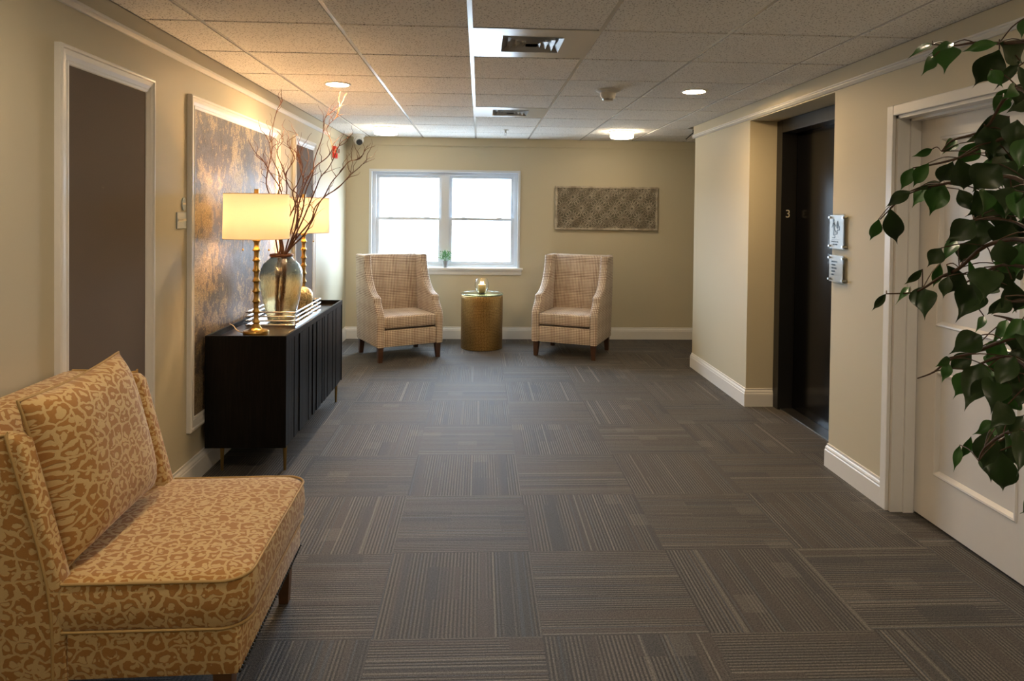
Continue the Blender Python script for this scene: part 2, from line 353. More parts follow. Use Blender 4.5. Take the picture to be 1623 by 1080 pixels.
LEAVES=[[0.88,1.295,1.828,0.8,1.252,1.786,0.01],[0.851,1.194,1.804,0.782,1.171,1.772,0.014],[0.835,1.225,1.787,0.794,1.199,1.744,0.021],[0.95,1.35,1.84,0.917,1.314,1.773,0.046],[0.826,1.057,1.77,0.798,1.101,1.765,0.018],[0.92,1.174,1.79,0.908,1.223,1.729,0.049],[0.89,1.136,1.791,0.964,1.172,1.762,0.039],[0.941,1.153,1.766,0.917,1.182,1.717,0.017],[0.96,1.17,1.844,0.956,1.169,1.806,0.016],[0.835,1.032,1.697,0.786,1.005,1.667,0.02],[0.981,1.216,1.731,0.973,1.256,1.694,0.026],[0.997,1.209,1.709,0.952,1.195,1.68,0.03],[0.94,1.172,1.671,0.884,1.204,1.627,0.052],[0.937,1.175,1.643,0.928,1.206,1.591,0.041],[0.887,1.299,1.624,0.855,1.316,1.609,0.015],[0.926,1.288,1.642,0.882,1.266,1.609,0.022],[0.978,1.295,1.64,0.966,1.341,1.594,0.035],[0.825,1.14,1.593,0.868,1.184,1.538,0.039],[0.94,1.439,1.597,0.922,1.456,1.545,0.025],[0.808,1.193,1.588,0.806,1.233,1.545,0.024],[0.832,1.164,1.589,0.84,1.21,1.552,0.03],[0.915,1.313,1.56,0.823,1.273,1.54,0.015],[0.818,1.259,1.539,0.777,1.274,1.506,0.024],[0.901,1.283,1.556,0.889,1.307,1.492,0.042],[0.946,1.405,1.553,0.899,1.378,1.508,0.029],[0.78,1.262,1.506,0.822,1.302,1.435,0.034],[0.769,1.278,1.486,0.773,1.315,1.442,0.021],[0.84,1.067,1.578,0.82,1.099,1.532,0.051],[0.964,1.212,1.54,0.918,1.251,1.49,0.047],[0.922,1.142,1.54,0.938,1.178,1.485,0.042],[0.852,1.134,1.485,0.813,1.153,1.446,0.039],[0.874,1.167,1.487,0.856,1.206,1.44,0.034],[0.956,1.245,1.487,0.939,1.242,1.422,0.048],[0.901,1.246,1.449,0.838,1.201,1.402,0.021],[0.814,1.163,1.436,0.794,1.172,1.4,0.027],[0.876,1.306,1.387,0.863,1.343,1.352,0.015],[0.887,1.358,1.346,0.833,1.324,1.312,0.01],[0.831,1.35,1.333,0.816,1.377,1.292,0.012],[0.882,1.314,1.351,0.856,1.265,1.291,0.045],[0.944,1.351,1.396,0.951,1.383,1.34,0.018],[0.825,1.158,1.387,0.818,1.162,1.344,0.02],[0.88,1.197,1.388,0.87,1.226,1.348,0.03],[0.873,1.155,1.37,0.818,1.13,1.308,0.047],[0.9,1.212,1.415,0.937,1.255,1.328,0.016],[0.836,1.089,1.408,0.809,1.051,1.354,0.046],[0.936,1.156,1.483,0.934,1.194,1.433,0.044],[0.913,1.169,1.412,0.958,1.16,1.394,0.02],[0.987,1.188,1.396,0.983,1.216,1.38,0.023],[0.834,1.041,1.366,0.832,1.078,1.329,0.014],[0.858,1.058,1.356,0.811,1.04,1.336,0.02],[0.984,1.183,1.354,0.956,1.176,1.318,0.025],[0.962,1.251,1.303,0.921,1.22,1.274,0.012],[0.984,1.221,1.301,0.929,1.191,1.256,0.019],[0.851,1.024,1.333,0.813,1.024,1.296,0.026],[0.88,1.148,1.285,0.825,1.155,1.249,0.04],[0.976,1.299,1.223,0.939,1.321,1.179,0.03],[0.814,1.136,1.248,0.774,1.119,1.234,0.011],[0.903,1.263,1.211,0.89,1.262,1.172,0.019],[0.941,1.264,1.196,0.913,1.263,1.139,0.041],[0.834,1.088,1.249,0.789,1.064,1.175,0.044],[0.97,1.269,1.209,0.969,1.254,1.147,0.044],[0.966,1.189,1.238,0.991,1.235,1.155,0.048],[0.945,1.132,1.229,0.945,1.149,1.186,0.026],[0.938,1.132,1.206,0.921,1.113,1.165,0.037],[0.991,1.244,1.097,0.937,1.242,1.078,0.029],[0.99,1.248,1.073,0.924,1.231,1.049,0.024],[0.971,1.289,1.06,0.971,1.317,1.001,0.015],[0.922,1.253,1.055,0.906,1.247,1.004,0.01],[0.85,1.062,1.112,0.876,1.087,1.032,0.037],[0.894,1.07,1.167,0.881,1.086,1.127,0.021],[0.848,1.021,1.16,0.81,0.98,1.1,0.032],[0.85,1.055,1.143,0.876,1.084,1.102,0.016],[0.862,1.025,1.05,0.885,1.063,1.007,0.01],[0.883,1.157,1.651,0.906,1.163,1.596,0.038],[0.884,1.086,1.652,0.881,1.097,1.601,0.035],[0.839,1.016,1.613,0.821,1.006,1.559,0.039],[0.986,1.275,1.607,0.987,1.241,1.544,0.049],[0.941,1.164,1.592,0.917,1.147,1.529,0.047],[0.871,1.139,1.54,0.832,1.092,1.49,0.028],[0.827,0.997,1.534,0.851,1.04,1.486,0.038],[0.974,1.21,1.508,0.974,1.239,1.461,0.042],[0.975,1.178,1.491,1.008,1.221,1.427,0.045],[0.849,1.073,1.455,0.872,1.079,1.408,0.035],[0.914,1.106,1.449,0.91,1.112,1.39,0.04],[0.979,1.311,1.446,0.973,1.336,1.394,0.04],[0.996,1.272,1.375,0.938,1.235,1.342,0.037],[0.942,1.177,1.27,0.922,1.195,1.232,0.034],[0.963,1.167,1.294,0.958,1.178,1.247,0.038],[0.974,1.231,1.236,0.953,1.211,1.193,0.04],[0.999,1.202,1.26,0.987,1.192,1.198,0.035],[0.936,1.138,1.189,0.95,1.176,1.145,0.033],[0.955,1.174,1.129,0.918,1.156,1.095,0.029],[0.872,1.039,1.145,0.838,1.023,1.121,0.03],[0.926,1.234,1.543,0.981,1.28,1.484,0.035],[0.964,1.329,1.547,0.989,1.317,1.497,0.028],[0.876,1.237,1.401,0.923,1.266,1.35,0.026],[0.867,1.126,1.743,0.883,1.116,1.71,0.022],[0.819,1.005,1.722,0.801,0.974,1.673,0.021],[0.925,1.121,1.722,0.922,1.139,1.682,0.032],[0.931,1.176,1.71,0.904,1.163,1.663,0.029],[0.99,1.27,1.643,1.009,1.28,1.586,0.044],[0.857,1.025,1.315,0.826,0.982,1.269,0.034],[1.014,1.219,1.636,1.006,1.267,1.583,0.048],[0.985,1.264,1.533,0.952,1.275,1.468,0.051],[0.876,1.131,1.389,0.831,1.092,1.343,0.04],[0.868,1.116,1.236,0.83,1.089,1.191,0.046],[0.996,1.226,1.238,1.009,1.264,1.167,0.045],[0.962,1.211,1.607,0.903,1.178,1.562,0.036],[0.864,1.067,1.54,0.837,1.047,1.488,0.045],[1.0,1.215,1.48,0.974,1.181,1.42,0.047],[0.965,1.221,1.405,0.992,1.236,1.35,0.039],[0.923,1.137,1.384,0.968,1.18,1.319,0.034],[0.871,1.061,1.266,0.838,1.064,1.209,0.031],[0.851,1.074,1.232,0.81,1.034,1.178,0.04],[0.825,1.014,1.532,0.82,0.995,1.482,0.042],[0.846,1.044,1.193,0.782,1.003,1.163,0.034],[1.002,1.281,1.028,0.991,1.26,0.979,0.038],[0.989,1.226,1.078,0.988,1.246,1.012,0.052],[0.955,1.219,1.095,0.954,1.234,1.012,0.044],[1.003,1.221,1.105,1.036,1.256,1.015,0.05]]
FICUS_BRANCHES=[[[0.915,1.018,1.771],[0.904,1.099,1.785],[0.9,1.149,1.794],[0.893,1.199,1.807],[0.885,1.242,1.812],[0.873,1.286,1.825]],[[0.935,1.016,1.683],[0.905,1.063,1.68],[0.904,1.107,1.708],[0.902,1.14,1.693],[0.898,1.177,1.648],[0.886,1.241,1.635],[0.881,1.264,1.616]],[[0.918,1.013,1.507],[0.906,1.073,1.538],[0.905,1.125,1.561],[0.895,1.201,1.558],[0.883,1.257,1.554],[0.865,1.317,1.542],[0.853,1.349,1.523],[0.834,1.382,1.484]],[[0.927,1.015,1.595],[0.905,1.096,1.628],[0.901,1.158,1.624],[0.889,1.228,1.601],[0.874,1.29,1.591],[0.863,1.322,1.588]],[[0.909,1.012,1.419],[0.907,1.093,1.454],[0.901,1.171,1.44],[0.892,1.224,1.396],[0.883,1.263,1.375],[0.872,1.298,1.349],[0.864,1.323,1.338],[0.845,1.372,1.33]],[[0.92,1.01,1.282],[0.909,1.069,1.301],[0.907,1.132,1.278],[0.898,1.196,1.243],[0.889,1.241,1.222],[0.881,1.272,1.191],[0.871,1.306,1.17]],[[0.92,1.01,1.282],[0.909,1.069,1.311],[0.907,1.12,1.318],[0.904,1.152,1.319]],[[0.921,1.008,1.204],[0.91,1.067,1.156],[0.908,1.13,1.115],[0.904,1.167,1.078],[0.903,1.179,1.052]],[[0.909,1.013,1.438],[0.907,1.072,1.466],[0.905,1.123,1.486],[0.896,1.196,1.487]],[[0.92,1.01,1.321],[0.908,1.057,1.354],[0.907,1.118,1.348],[0.906,1.131,1.353]],[[0.931,1.008,1.204],[0.91,1.055,1.232],[0.908,1.118,1.253],[0.902,1.176,1.229],[0.897,1.204,1.207]],[[0.941,1.006,1.146],[0.91,1.041,1.134],[0.91,1.095,1.136],[0.908,1.136,1.102]],[[0.929,1.011,1.39],[0.908,1.058,1.405],[0.905,1.135,1.409],[0.898,1.189,1.382],[0.891,1.229,1.36]]]
WILLOW=[[[-1.293,4.554,0.771],[-1.273,4.551,1.042],[-1.238,4.554,1.217],[-1.2,4.576,1.417],[-1.177,4.581,1.496],[-1.152,4.594,1.627],[-1.108,4.598,1.732],[-1.098,4.622,1.827],[-1.055,4.631,1.98],[-1.043,4.631,2.098],[-0.977,4.633,2.146],[-0.93,4.647,2.195]],[[-1.298,4.545,0.772],[-1.259,4.548,1.043],[-1.217,4.554,1.209],[-1.19,4.542,1.31],[-1.102,4.514,1.419],[-1.067,4.503,1.497],[-1.02,4.492,1.568],[-0.959,4.469,1.658],[-0.892,4.472,1.745],[-0.843,4.445,1.805],[-0.769,4.459,1.831],[-0.737,4.434,1.883],[-0.676,4.43,1.911]],[[-1.31,4.557,0.77],[-1.25,4.556,1.084],[-1.197,4.541,1.231],[-1.142,4.513,1.336],[-1.081,4.478,1.44],[-1.01,4.445,1.555],[-0.902,4.409,1.632],[-0.832,4.395,1.713],[-0.775,4.383,1.757],[-0.729,4.366,1.789],[-0.664,4.359,1.825]],[[-1.286,4.559,0.77],[-1.28,4.548,1.043],[-1.263,4.557,1.217],[-1.221,4.597,1.366],[-1.2,4.637,1.535],[-1.154,4.667,1.684],[-1.117,4.703,1.785],[-1.05,4.727,1.857],[-1.004,4.727,1.905],[-1.031,4.753,1.981],[-1.063,4.777,2.057],[-1.007,4.777,2.114],[-0.949,4.766,2.157]],[[-1.321,4.553,0.771],[-1.312,4.545,1.043],[-1.284,4.557,1.217],[-1.309,4.572,1.332],[-1.324,4.579,1.415],[-1.299,4.607,1.52],[-1.278,4.619,1.626],[-1.282,4.63,1.732],[-1.244,4.655,1.827],[-1.259,4.665,1.887],[-1.291,4.674,1.942],[-1.244,4.683,2.004],[-1.298,4.683,2.028]],[[-1.297,4.554,0.792],[-1.298,4.552,1.042],[-1.298,4.551,1.217],[-1.329,4.568,1.374],[-1.299,4.562,1.499],[-1.321,4.564,1.624],[-1.371,4.582,1.724],[-1.421,4.581,1.794],[-1.443,4.584,1.831],[-1.489,4.588,1.876],[-1.547,4.587,1.987]],[[-1.269,4.544,0.793],[-1.286,4.541,1.043],[-1.324,4.556,1.216],[-1.337,4.541,1.374],[-1.328,4.521,1.519],[-1.301,4.497,1.63],[-1.296,4.505,1.72],[-1.337,4.491,1.813],[-1.353,4.475,1.901],[-1.383,4.457,1.967]],[[-1.306,4.557,0.791],[-1.281,4.552,1.0],[-1.29,4.552,1.208],[-1.335,4.592,1.373],[-1.394,4.66,1.541],[-1.432,4.686,1.669],[-1.443,4.733,1.791],[-1.425,4.756,1.888],[-1.432,4.794,2.0],[-1.438,4.828,2.078],[-1.412,4.825,2.174],[-1.387,4.826,2.249],[-1.389,4.816,2.331]],[[-1.291,4.548,0.793],[-1.273,4.552,1.001],[-1.222,4.541,1.218],[-1.159,4.548,1.418],[-1.122,4.559,1.522],[-1.076,4.555,1.635],[-1.049,4.557,1.71],[-0.977,4.546,1.777],[-0.934,4.554,1.915],[-0.902,4.556,1.962],[-0.844,4.554,1.979]],[[-1.279,4.549,0.793],[-1.295,4.543,1.043],[-1.271,4.54,1.218],[-1.226,4.524,1.376],[-1.196,4.497,1.5],[-1.211,4.463,1.597],[-1.17,4.458,1.663],[-1.14,4.433,1.743],[-1.153,4.419,1.822],[-1.127,4.407,1.894]],[[-1.294,4.546,0.793],[-1.265,4.552,1.042],[-1.211,4.545,1.21],[-1.204,4.566,1.292],[-1.195,4.588,1.438],[-1.219,4.617,1.551],[-1.184,4.638,1.645],[-1.189,4.672,1.748],[-1.156,4.674,1.834],[-1.176,4.701,1.904]],[[-1.289,4.542,0.794],[-1.296,4.56,1.041],[-1.308,4.543,1.217],[-1.286,4.562,1.374],[-1.241,4.578,1.475],[-1.217,4.606,1.584],[-1.263,4.608,1.643],[-1.324,4.631,1.786],[-1.363,4.635,1.878],[-1.319,4.637,1.955],[-1.356,4.65,2.023]]]

# ================= ROOM SHELL =================
YR = -2.6
struct('floor', B(XL-.15, 3.65, YR-.15, YB+.2, -.1, 0), 'carpet')
struct('wall_left', B(XL-.15, XL, YR-.15, YB+.2, 0, HC+.1), 'wall')
bm = bmesh.new()                       # back wall around the window opening
wx0, wx1, wz0, wz1 = -1.255, .457, .835, 1.953
box(bm, XL, wx0, YB, YB+.2, 0, HC+.1); box(bm, wx1, 3.65, YB, YB+.2, 0, HC+.1)
box(bm, wx0, wx1, YB, YB+.2, 0, wz0); box(bm, wx0, wx1, YB, YB+.2, wz1, HC+.1)
struct('wall_back', bm, 'wall')
struct('wall_rear', B(XL, 2.65, YR-.15, YR, 0, HC+.1), 'wall')
DY0, DY1, DZ = 2.447, 3.332, 1.995     # white door opening
bm = bmesh.new()
box(bm, XR, 2.26, YR, DY0, 0, HC+.1); box(bm, XR, 2.26, DY0, DY1, DZ, HC+.1)
box(bm, XR, 2.45, DY1, 3.93, 0, HC+.1); box(bm, XR, 2.60, 5.19, 6.53, 0, HC+.1); box(bm, XR, 2.60, 3.93, 5.19, 2.217, HC+.1)
box(bm, 2.455, 2.60, 3.93, 5.19, 0, 2.217); box(bm, 2.26, 2.40, YR, 3.33, 0, HC+.1)  # second box: unseen backing added behind the white door against light leaks
struct('wall_right', bm, 'wall')
struct('wall_alcove', B(3.5, 3.65, 6.2, YB, 0, HC+.1), 'wall')
struct('wall_corridor', B(2.6, 3.65, 6.38, 6.53, 0, HC+.1), 'wall')

# ceiling: grid of drop-in tiles with metal runners
S = .6096; SY = .5974; gx, gy = -1.2688, 3.1682
bm = bmesh.new(); VENTS = [(2, 0), (2, 4)]
def clip(a, b, lo, hi): return max(a, lo), min(b, hi)
g = .011
for i in range(-1, 8):
    for j in range(-10, 9):
        x0, x1, y0, y1 = gx+i*S+g, gx+(i+1)*S-g, gy+j*SY+g, gy+(j+1)*SY-g
        x0, x1 = clip(x0, x1, XL+.02, 3.48); y0, y1 = clip(y0, y1, YR+.02, YB-.02)
        if (i, j) in VENTS: continue
        if y0 < 6.53:
            if y1 > 6.53 and x0 < XR < x1: pass
            if x0 >= XR: 
                if y1 <= 6.55: continue
                y0 = max(y0, 6.55)
            elif x1 > XR: x1 = XR-.02
        if x1-x0 < .03 or y1-y0 < .03: continue
        fs = box(bm, x0, x1, y0, y1, HC-.004, HC+.02)
struct('ceiling', bm, 'tile')
struct('slab_light_block', B(XL-.15, 3.65, YR-.15, YB+.2, HC+.021, HC+.1), 'white').name = 'ceiling_light_block'  # unseen slab added over the tiles to block light
bm = bmesh.new()
for i in range(0, 8):
    x = gx+i*S
    y0, y1 = (YR, YB) if x < XR else (6.53, YB)
    box(bm, x-.012, x+.012, y0, y1, HC, HC+.012)
for j in range(-9, 9):
    y = gy+j*SY
    if y < YB: box(bm, XL, XR if y < 6.53 else 3.5, y-.012, y+.012, HC+.003, HC+.014)
for a in ((XL, XL+.021, YR, YB), (XR-.021, XR, YR, 6.53), (XL, 3.5, YB-.021, YB), (XR-.021, 3.5, 6.53, 6.551), (XL, XR, YR, YR+.021)):
    box(bm, a[0], a[1], a[2], a[3], HC+.001, HC+.010)
struct('ceiling_grid', bm, 'vent').name = 'trim_1'

# frieze boards and picture moulding
def rail(name, pts, mat, sgn):   # profile in (offset from wall, z) swept straight along y
    pass
bm = bmesh.new(); prism(bm, [(XL, 2.24), (XL+.012, 2.24), (XL+.02, 2.247), (XL+.030, 2.251), (XL+.030, 2.262), (XL+.022, 2.268), (XL+.014, 2.272), (XL, 2.272)], 'y', YR, 6.95); xform(bm, Matrix.Identity(4))
struct('trim_2', bm, 'trim', smooth=30)
struct('trim_3', B(XL, XL+.012, YR, YB, 2.245, HC-.004), 'wall')
struct('trim_4', B(XL+.012, 3.5, YB-.014, YB, 2.250, HC-.004), 'wall')
bm = bmesh.new(); prism(bm, [(XR, 2.226), (XR-.012, 2.226), (XR-.018, 2.233), (XR-.026, 2.237), (XR-.026, 2.243), (XR-.020, 2.246), (XR-.026, 2.250), (XR-.026, 2.256), (XR-.014, 2.262), (XR, 2.262)], 'y', YR, 6.555)
struct('trim_5', bm, 'trim', smooth=30)
bm = bmesh.new(); box(bm, XR-.014, XR, YR, 6.53, 2.25, HC-.004); box(bm, XR-.014, 2.6, 6.53, 6.544, 2.25, HC-.004); struct('trim_6', bm, 'wall')

# baseboards
def base(name, path, inn):
    """path: list of (x,y); inn: +1 profile to the left of travel"""
    prof = [(0, 0), (.016, 0), (.016, .098), (.013, .104), (.013, .112), (.010, .120), (.006, .126), (.006, .138), (0, .140)]
    P = [Vector((x, y, 0)) for x, y in path]; bm = bmesh.new(); rings = []
    for i, p in enumerate(P):
        d0 = (P[i]-P[i-1]).normalized() if i else (P[1]-P[0]).normalized(); d1 = (P[i+1]-P[i]).normalized() if i < len(P)-1 else d0
        n0, n1 = Vector((-d0.y, d0.x, 0))*inn, Vector((-d1.y, d1.x, 0))*inn; nn = (n0+n1); nn = nn/nn.dot(n0) if nn.length > .01 else n0
        rings.append([bm.verts.new(p+nn*a+Vector((0, 0, z))) for a, z in prof])
    n = len(prof)
    for A, Bq in zip(rings, rings[1:]):
        for k in range(n): bm.faces.new((A[k], A[(k+1) % n], Bq[(k+1) % n], Bq[k]))
    bm.faces.new(rings[0]); bm.faces.new(rings[-1]); bmesh.ops.recalc_face_normals(bm, faces=bm.faces[:])
    return struct(name, bm, 'trim')
base('baseboard_left', [(XL, YR), (XL, YB)], -1)
base('baseboard_back', [(XL, YB), (3.5, YB)], -1)
base('baseboard_right', [(2.6, 6.53), (XR, 6.53), (XR, 5.19), (2.296, 5.19)][::-1], +1)
base('baseboard_door', [(2.296, 3.93), (XR, 3.93), (XR, 3.385)][::-1], +1)
base('baseboard_near', [(XR, 2.43), (XR, YR)][::-1], +1)

# window
wn = bpy.data.objects.new('window_1', None); COL.objects.link(wn); wn['kind'] = 'structure'; wn.location = (0, YB, 0)
bm = bmesh.new()   # casing/return
x0, x1, z0, z1 = -1.275, .477, .835, 1.972
box(bm, x0, wx0+.008, -.014, .10, z0, z1); box(bm, wx1-.008, x1, -.014, .10, z0, z1); box(bm, wx0+.008, wx1-.008, -.014, .10, wz1-.008, z1)
obj('window_casing', bm, 'winframe', wn)
bm = bmesh.new()
a0, a1, c0, c1 = wx0+.006, wx1-.006, .842, 1.947
box(bm, a0, a0+.045, .055, .15, c0, c1); box(bm, a1-.045, a1, .055, .15, c0, c1); box(bm, a0+.045, a1-.045, .055, .15, c1-.035, c1); box(bm, a0+.045, a1-.045, .055, .15, c0, c0+.02)
mc = -.398; box(bm, mc-.045, mc+.045, .05, .15, c0+.02, c1-.035)
obj('window_frame', bm, 'winframe', wn)
for (s0, s1) in ((a0+.045, mc-.045), (mc+.045, a1-.045)):
    for k, (zz0, zz1, yy) in enumerate(((1.385, c1-.035, .105), (c0+.02, 1.415, .072))):
        bm = bmesh.new(); t = .034
        box(bm, s0, s0+t, yy, yy+.03, zz0, zz1); box(bm, s1-t, s1, yy, yy+.03, zz0, zz1)
        box(bm, s0+t, s1-t, yy, yy+.03, zz1-t*(.9 if k else 1), zz1); box(bm, s0+t, s1-t, yy, yy+.03, zz0, zz0+t*(1.2 if k else .9))
        if k: box(bm, s0+.14, s0+.2, yy-.012, yy, zz1-.012, zz1+.006); box(bm, s1-.2, s1-.14, yy-.012, yy, zz1-.012, zz1+.006)
        obj('sash', bm, 'winframe', wn)
        obj('window_pane', B(s0+t-.004, s1-t+.004, yy+.012, yy+.016, zz0+t*.8, zz1-t*.8), 'pane', wn)
bm = bmesh.new(); box(bm, -1.30, .515, -.045, .06, .812, .836, bev=.004)
obj('window_sill', bm, 'trim', wn)
bm = bmesh.new(); prism(bm, [(-.001, .752), (-.012, .752), (-.016, .76), (-.016, .785), (-.026, .80), (-.028, .812), (-.001, .812)], 'x', -1.285, .50); obj('window_apron', bm, 'trim', wn)

# white panelled door on the right
dr = bpy.data.objects.new('door_1', None); COL.objects.link(dr); dr['kind'] = 'structure'; dr.location = (XR, 0, 0)
bm = bmesh.new(); w = .052
for (ya, yb_, za, zb) in ((DY1, DY1+w, 0, DZ+w), (DY0-w, DY0, 0, DZ+w), (DY0, DY1, DZ, DZ+w)):
    box(bm, -.018, 0, ya, yb_, za, zb, bev=.004)
obj('door_casing', bm, 'trim', dr)
bm = bmesh.new()
for (ya, yb_, za, zb) in ((DY1-.016, DY1, 0, DZ), (DY0, DY0+.016, 0, DZ), (DY0, DY1, DZ-.016, DZ)): box(bm, 0, .165, ya, yb_, za, zb)
for (ya, yb_, za, zb) in ((DY1-.028, DY1-.016, 0, DZ-.016), (DY0+.016, DY0+.028, 0, DZ-.016), (DY0+.016, DY1-.016, DZ-.028, DZ-.016)): box(bm, .06, .112, ya, yb_, za, zb)
obj('door_jamb', bm, 'trim', dr)
ya, yb_, za, zb = DY0+.02, DY1-.019, .012, DZ-.02
pan = [(2.652, 3.168, .245, .755), (2.652, 3.168, .965, 1.875)]
bm = bmesh.new(); X0, X1 = .114, .156
# stiles and rails
for q in ((ya, 2.652, za, zb), (3.168, yb_, za, zb), (2.652, 3.168, za, .245), (2.652, 3.168, .755, .965), (2.652, 3.168, 1.875, zb)): box(bm, X0, X1, *q)
for (p0, p1, q0, q1) in pan:
    # moulded step then flat field
    def ring(ins0, x0_, ins1, x1_):
        A = [bm.verts.new((x0_, a, b)) for a, b in ((p0+ins0, q0+ins0), (p1-ins0, q0+ins0), (p1-ins0, q1-ins0), (p0+ins0, q1-ins0))]
        C = [bm.verts.new((x1_, a, b)) for a, b in ((p0+ins1, q0+ins1), (p1-ins1, q0+ins1), (p1-ins1, q1-ins1), (p0+ins1, q1-ins1))]
        for k in range(4): bm.faces.new((A[k], A[(k+1) % 4], C[(k+1) % 4], C[k]))
        return C
    ring(0, X0, .006, X0-.006); ring(.006, X0-.006, .014, X0-.004); ring(.014, X0-.004, .028, X0+.012); C = ring(.028, X0+.012, .045, X0+.012); bm.faces.new(C)
bmesh.ops.recalc_face_normals(bm, faces=bm.faces[:])
obj('door_panel', bm, 'door', dr)
bm = bmesh.new()
tube(bm, [(X0, 2.57, .95), (X0-.05, 2.57, .95)], .011, 12); tube(bm, [(X0-.05, 2.57, .95), (X0-.055, 2.63, .95), (X0-.055, 2.68, .95)], [.011, .010, .009], 12); tube(bm, [(X0, 2.57, .95), (X0-.008, 2.57, .95)], .028, 20)
obj('door_handle', bm, 'steel', dr, smooth=40)

# elevator
el = bpy.data.objects.new('door_2', None); COL.objects.link(el); el['kind'] = 'structure'; el.location = (XR, 0, 0)
bm = bmesh.new(); fx0 = .212; fd = .33
box(bm, fx0, fd, 5.095, 5.188, 0, 2.214, bev=.003); box(bm, fx0, fd, 3.932, 4.01, 0, 2.214, bev=.003); box(bm, fx0, fd, 4.01, 5.095, 2.118, 2.214, bev=.003)
o = obj('elevator_frame', bm, 'blackframe', el)
bm = bmesh.new(); box(bm, fd, fd+.02, 4.53, 5.13, .01, 2.16); box(bm, fd+.006, fd+.026, 3.97, 4.526, .01, 2.16)
obj('elevator_door', bm, 'black', el)
obj('threshold', B(fx0+.02, fd+.03, 4.01, 5.095, 0, .008), 'steel', el)
text('floor_number', '3', .085, 'paper', el, (.245, 5.0945, 1.473), (R(90), 0, 0))

# ================= LEFT WALL PANELS =================
def wall_frame(label, cat, y0, y1, z0, z1, fill, inname):
    t = thing('framed_wall_panel', label, cat, (XL, (y0+y1)/2, z0))
    w = .072; prof = [(0, .0), (0, .022), (.006, .026), (.014, .026), (.018, .021), (.036, .019), (.052, .013), (.056, .017), (.066, .014), (.072, .008), (.072, 0)]
    bm = bmesh.new(); hy = (y1-y0)/2; hz = z1-z0
    rings = []
    for (sy, sz) in ((-1, 0), (1, 0), (1, 1), (-1, 1)):
        rings.append([bm.verts.new((d, sy*(hy-i), i if sz == 0 else hz-i)) for i, d in prof])
    for k in range(4):
        A, Bq = rings[k], rings[(k+1) % 4]
        for q in range(len(prof)-1): bm.faces.new((A[q], Bq[q], Bq[q+1], A[q+1]))
    bmesh.ops.recalc_face_normals(bm, faces=bm.faces[:])
    for f in bm.faces: f.normal_flip() if f.normal.x < -.2 else None
    obj('frame_moulding', bm, 'trim', t)
    obj(inname, B(.002, .010, -hy+w-.002, hy-w+.002, w-.002, hz-w+.002), fill, t)
    return t
wall_frame('tall taupe felt panel in white moulding behind the leopard chair', 'wall panel', 2.55, 3.275, .295, 2.088, 'brown', 'felt_panel')
wall_frame('tall distressed bronze and silver panel in white moulding behind the black sideboard', 'wall panel', 3.675, 5.275, .295, 2.094, 'art', 'metallic_panel')
wall_frame('tall taupe felt panel in white moulding at the far end of the left wall', 'wall panel', 5.71, 6.42, .295, 2.105, 'brown', 'felt_panel')

# small directory sign left wall
t = thing('wall_sign', 'small grey room sign with a rounded tab on top on left wall', 'sign', (XL, 3.60, 1.385))
obj('sign_plate', B(0, .006, -.055, .055, 0, .085, bev=.002), 'signwall', t)
obj('name_strip', B(.006, .0075, -.042, .052, .038, .052), 'paper', t)
bm = bmesh.new(); lathe(bm, [(.0, 0), (.0, .0)], 3) if False else None
prism(bm, [(.028+.022*cos(a), .128+.034*sin(a)) for a in [2*pi*k/20 for k in range(20)]], 'x', 0, .006); obj('sign_tab', bm, 'signwall', t)
obj('tab_strip', B(.006, .0075, .010, .046, .124, .134), 'paper', t)

# fire alarm
t = thing('fire_alarm', 'red fire alarm strobe high on the left wall near the corner', 'fire alarm', (XL, 7.27, 2.035))
obj('housing', B(0, .035, -.055, .055, 0, .125, bev=.006), 'red', t)
obj('strobe_lens', B(.035, .06, -.03, .03, .055, .105, bev=.008), 'clearglass', t)
bm = bmesh.new(); tube(bm, [(.035, 0, .026), (.042, 0, .026)], .022, 20); obj('horn_grille', bm, 'red', t)

# ================= CEILING FITTINGS =================
def vent(i, j, label):
    x0, y0 = gx+i*S+g, gy+j*SY+g; x1, y1 = gx+(i+1)*S-g, gy+(j+1)*SY-g; cx, cy = (x0+x1)/2, (y0+y1)/2
    t = thing('ceiling_vent', label, 'vent', (cx, cy, HC-.004), 0, 'square supply vents in the ceiling')
    hx, hy = (x1-x0)/2, (y1-y0)/2; h = .150
    bm = bmesh.new(); box(bm, -hx, -h, -hy, hy, 0, .004); box(bm, h, hx, -hy, hy, 0, .004); box(bm, -h, h, -hy, -h, 0, .004); box(bm, -h, h, h, hy, 0, .004)
    obj('face_panel', bm, 'vent', t)
    for k in range(4):
        a = h-.034*k-(.004 if k else 0); b = a-.030
        bm = bmesh.new(); za, zb = .0-.002, .019
        A = [bm.verts.new((sx*a, sy*a, zb if k == 0 else za+.001)) for sx, sy in ((-1, -1), (1, -1), (1, 1), (-1, 1))]
        # louvre blades flare outwards going down
        o_ = [bm.verts.new((sx*a, sy*a, -.004)) for sx, sy in ((-1, -1), (1, -1), (1, 1), (-1, 1))]
        i_ = [bm.verts.new((sx*b, sy*b, .020)) for sx, sy in ((-1, -1), (1, -1), (1, 1), (-1, 1))]
        for v in A: bm.verts.remove(v)
        for q in range(4): bm.faces.new((o_[q], o_[(q+1) % 4], i_[(q+1) % 4], i_[q]))
        if k == 3: bm.faces.new([bm.verts.new((sx*.030, sy*.030, -.004)) for sx, sy in ((-1, -1), (1, -1), (1, 1), (-1, 1))])
        bmesh.ops.solidify(bm, geom=bm.faces[:], thickness=.0015)
        obj('louvre', bm, 'vent', t)
    return t
vent(2, 0, 'nearer of the two square white ceiling vents, in front of the smoke detector')
vent(2, 4, 'farther small-looking square white ceiling vent, close to the window end')

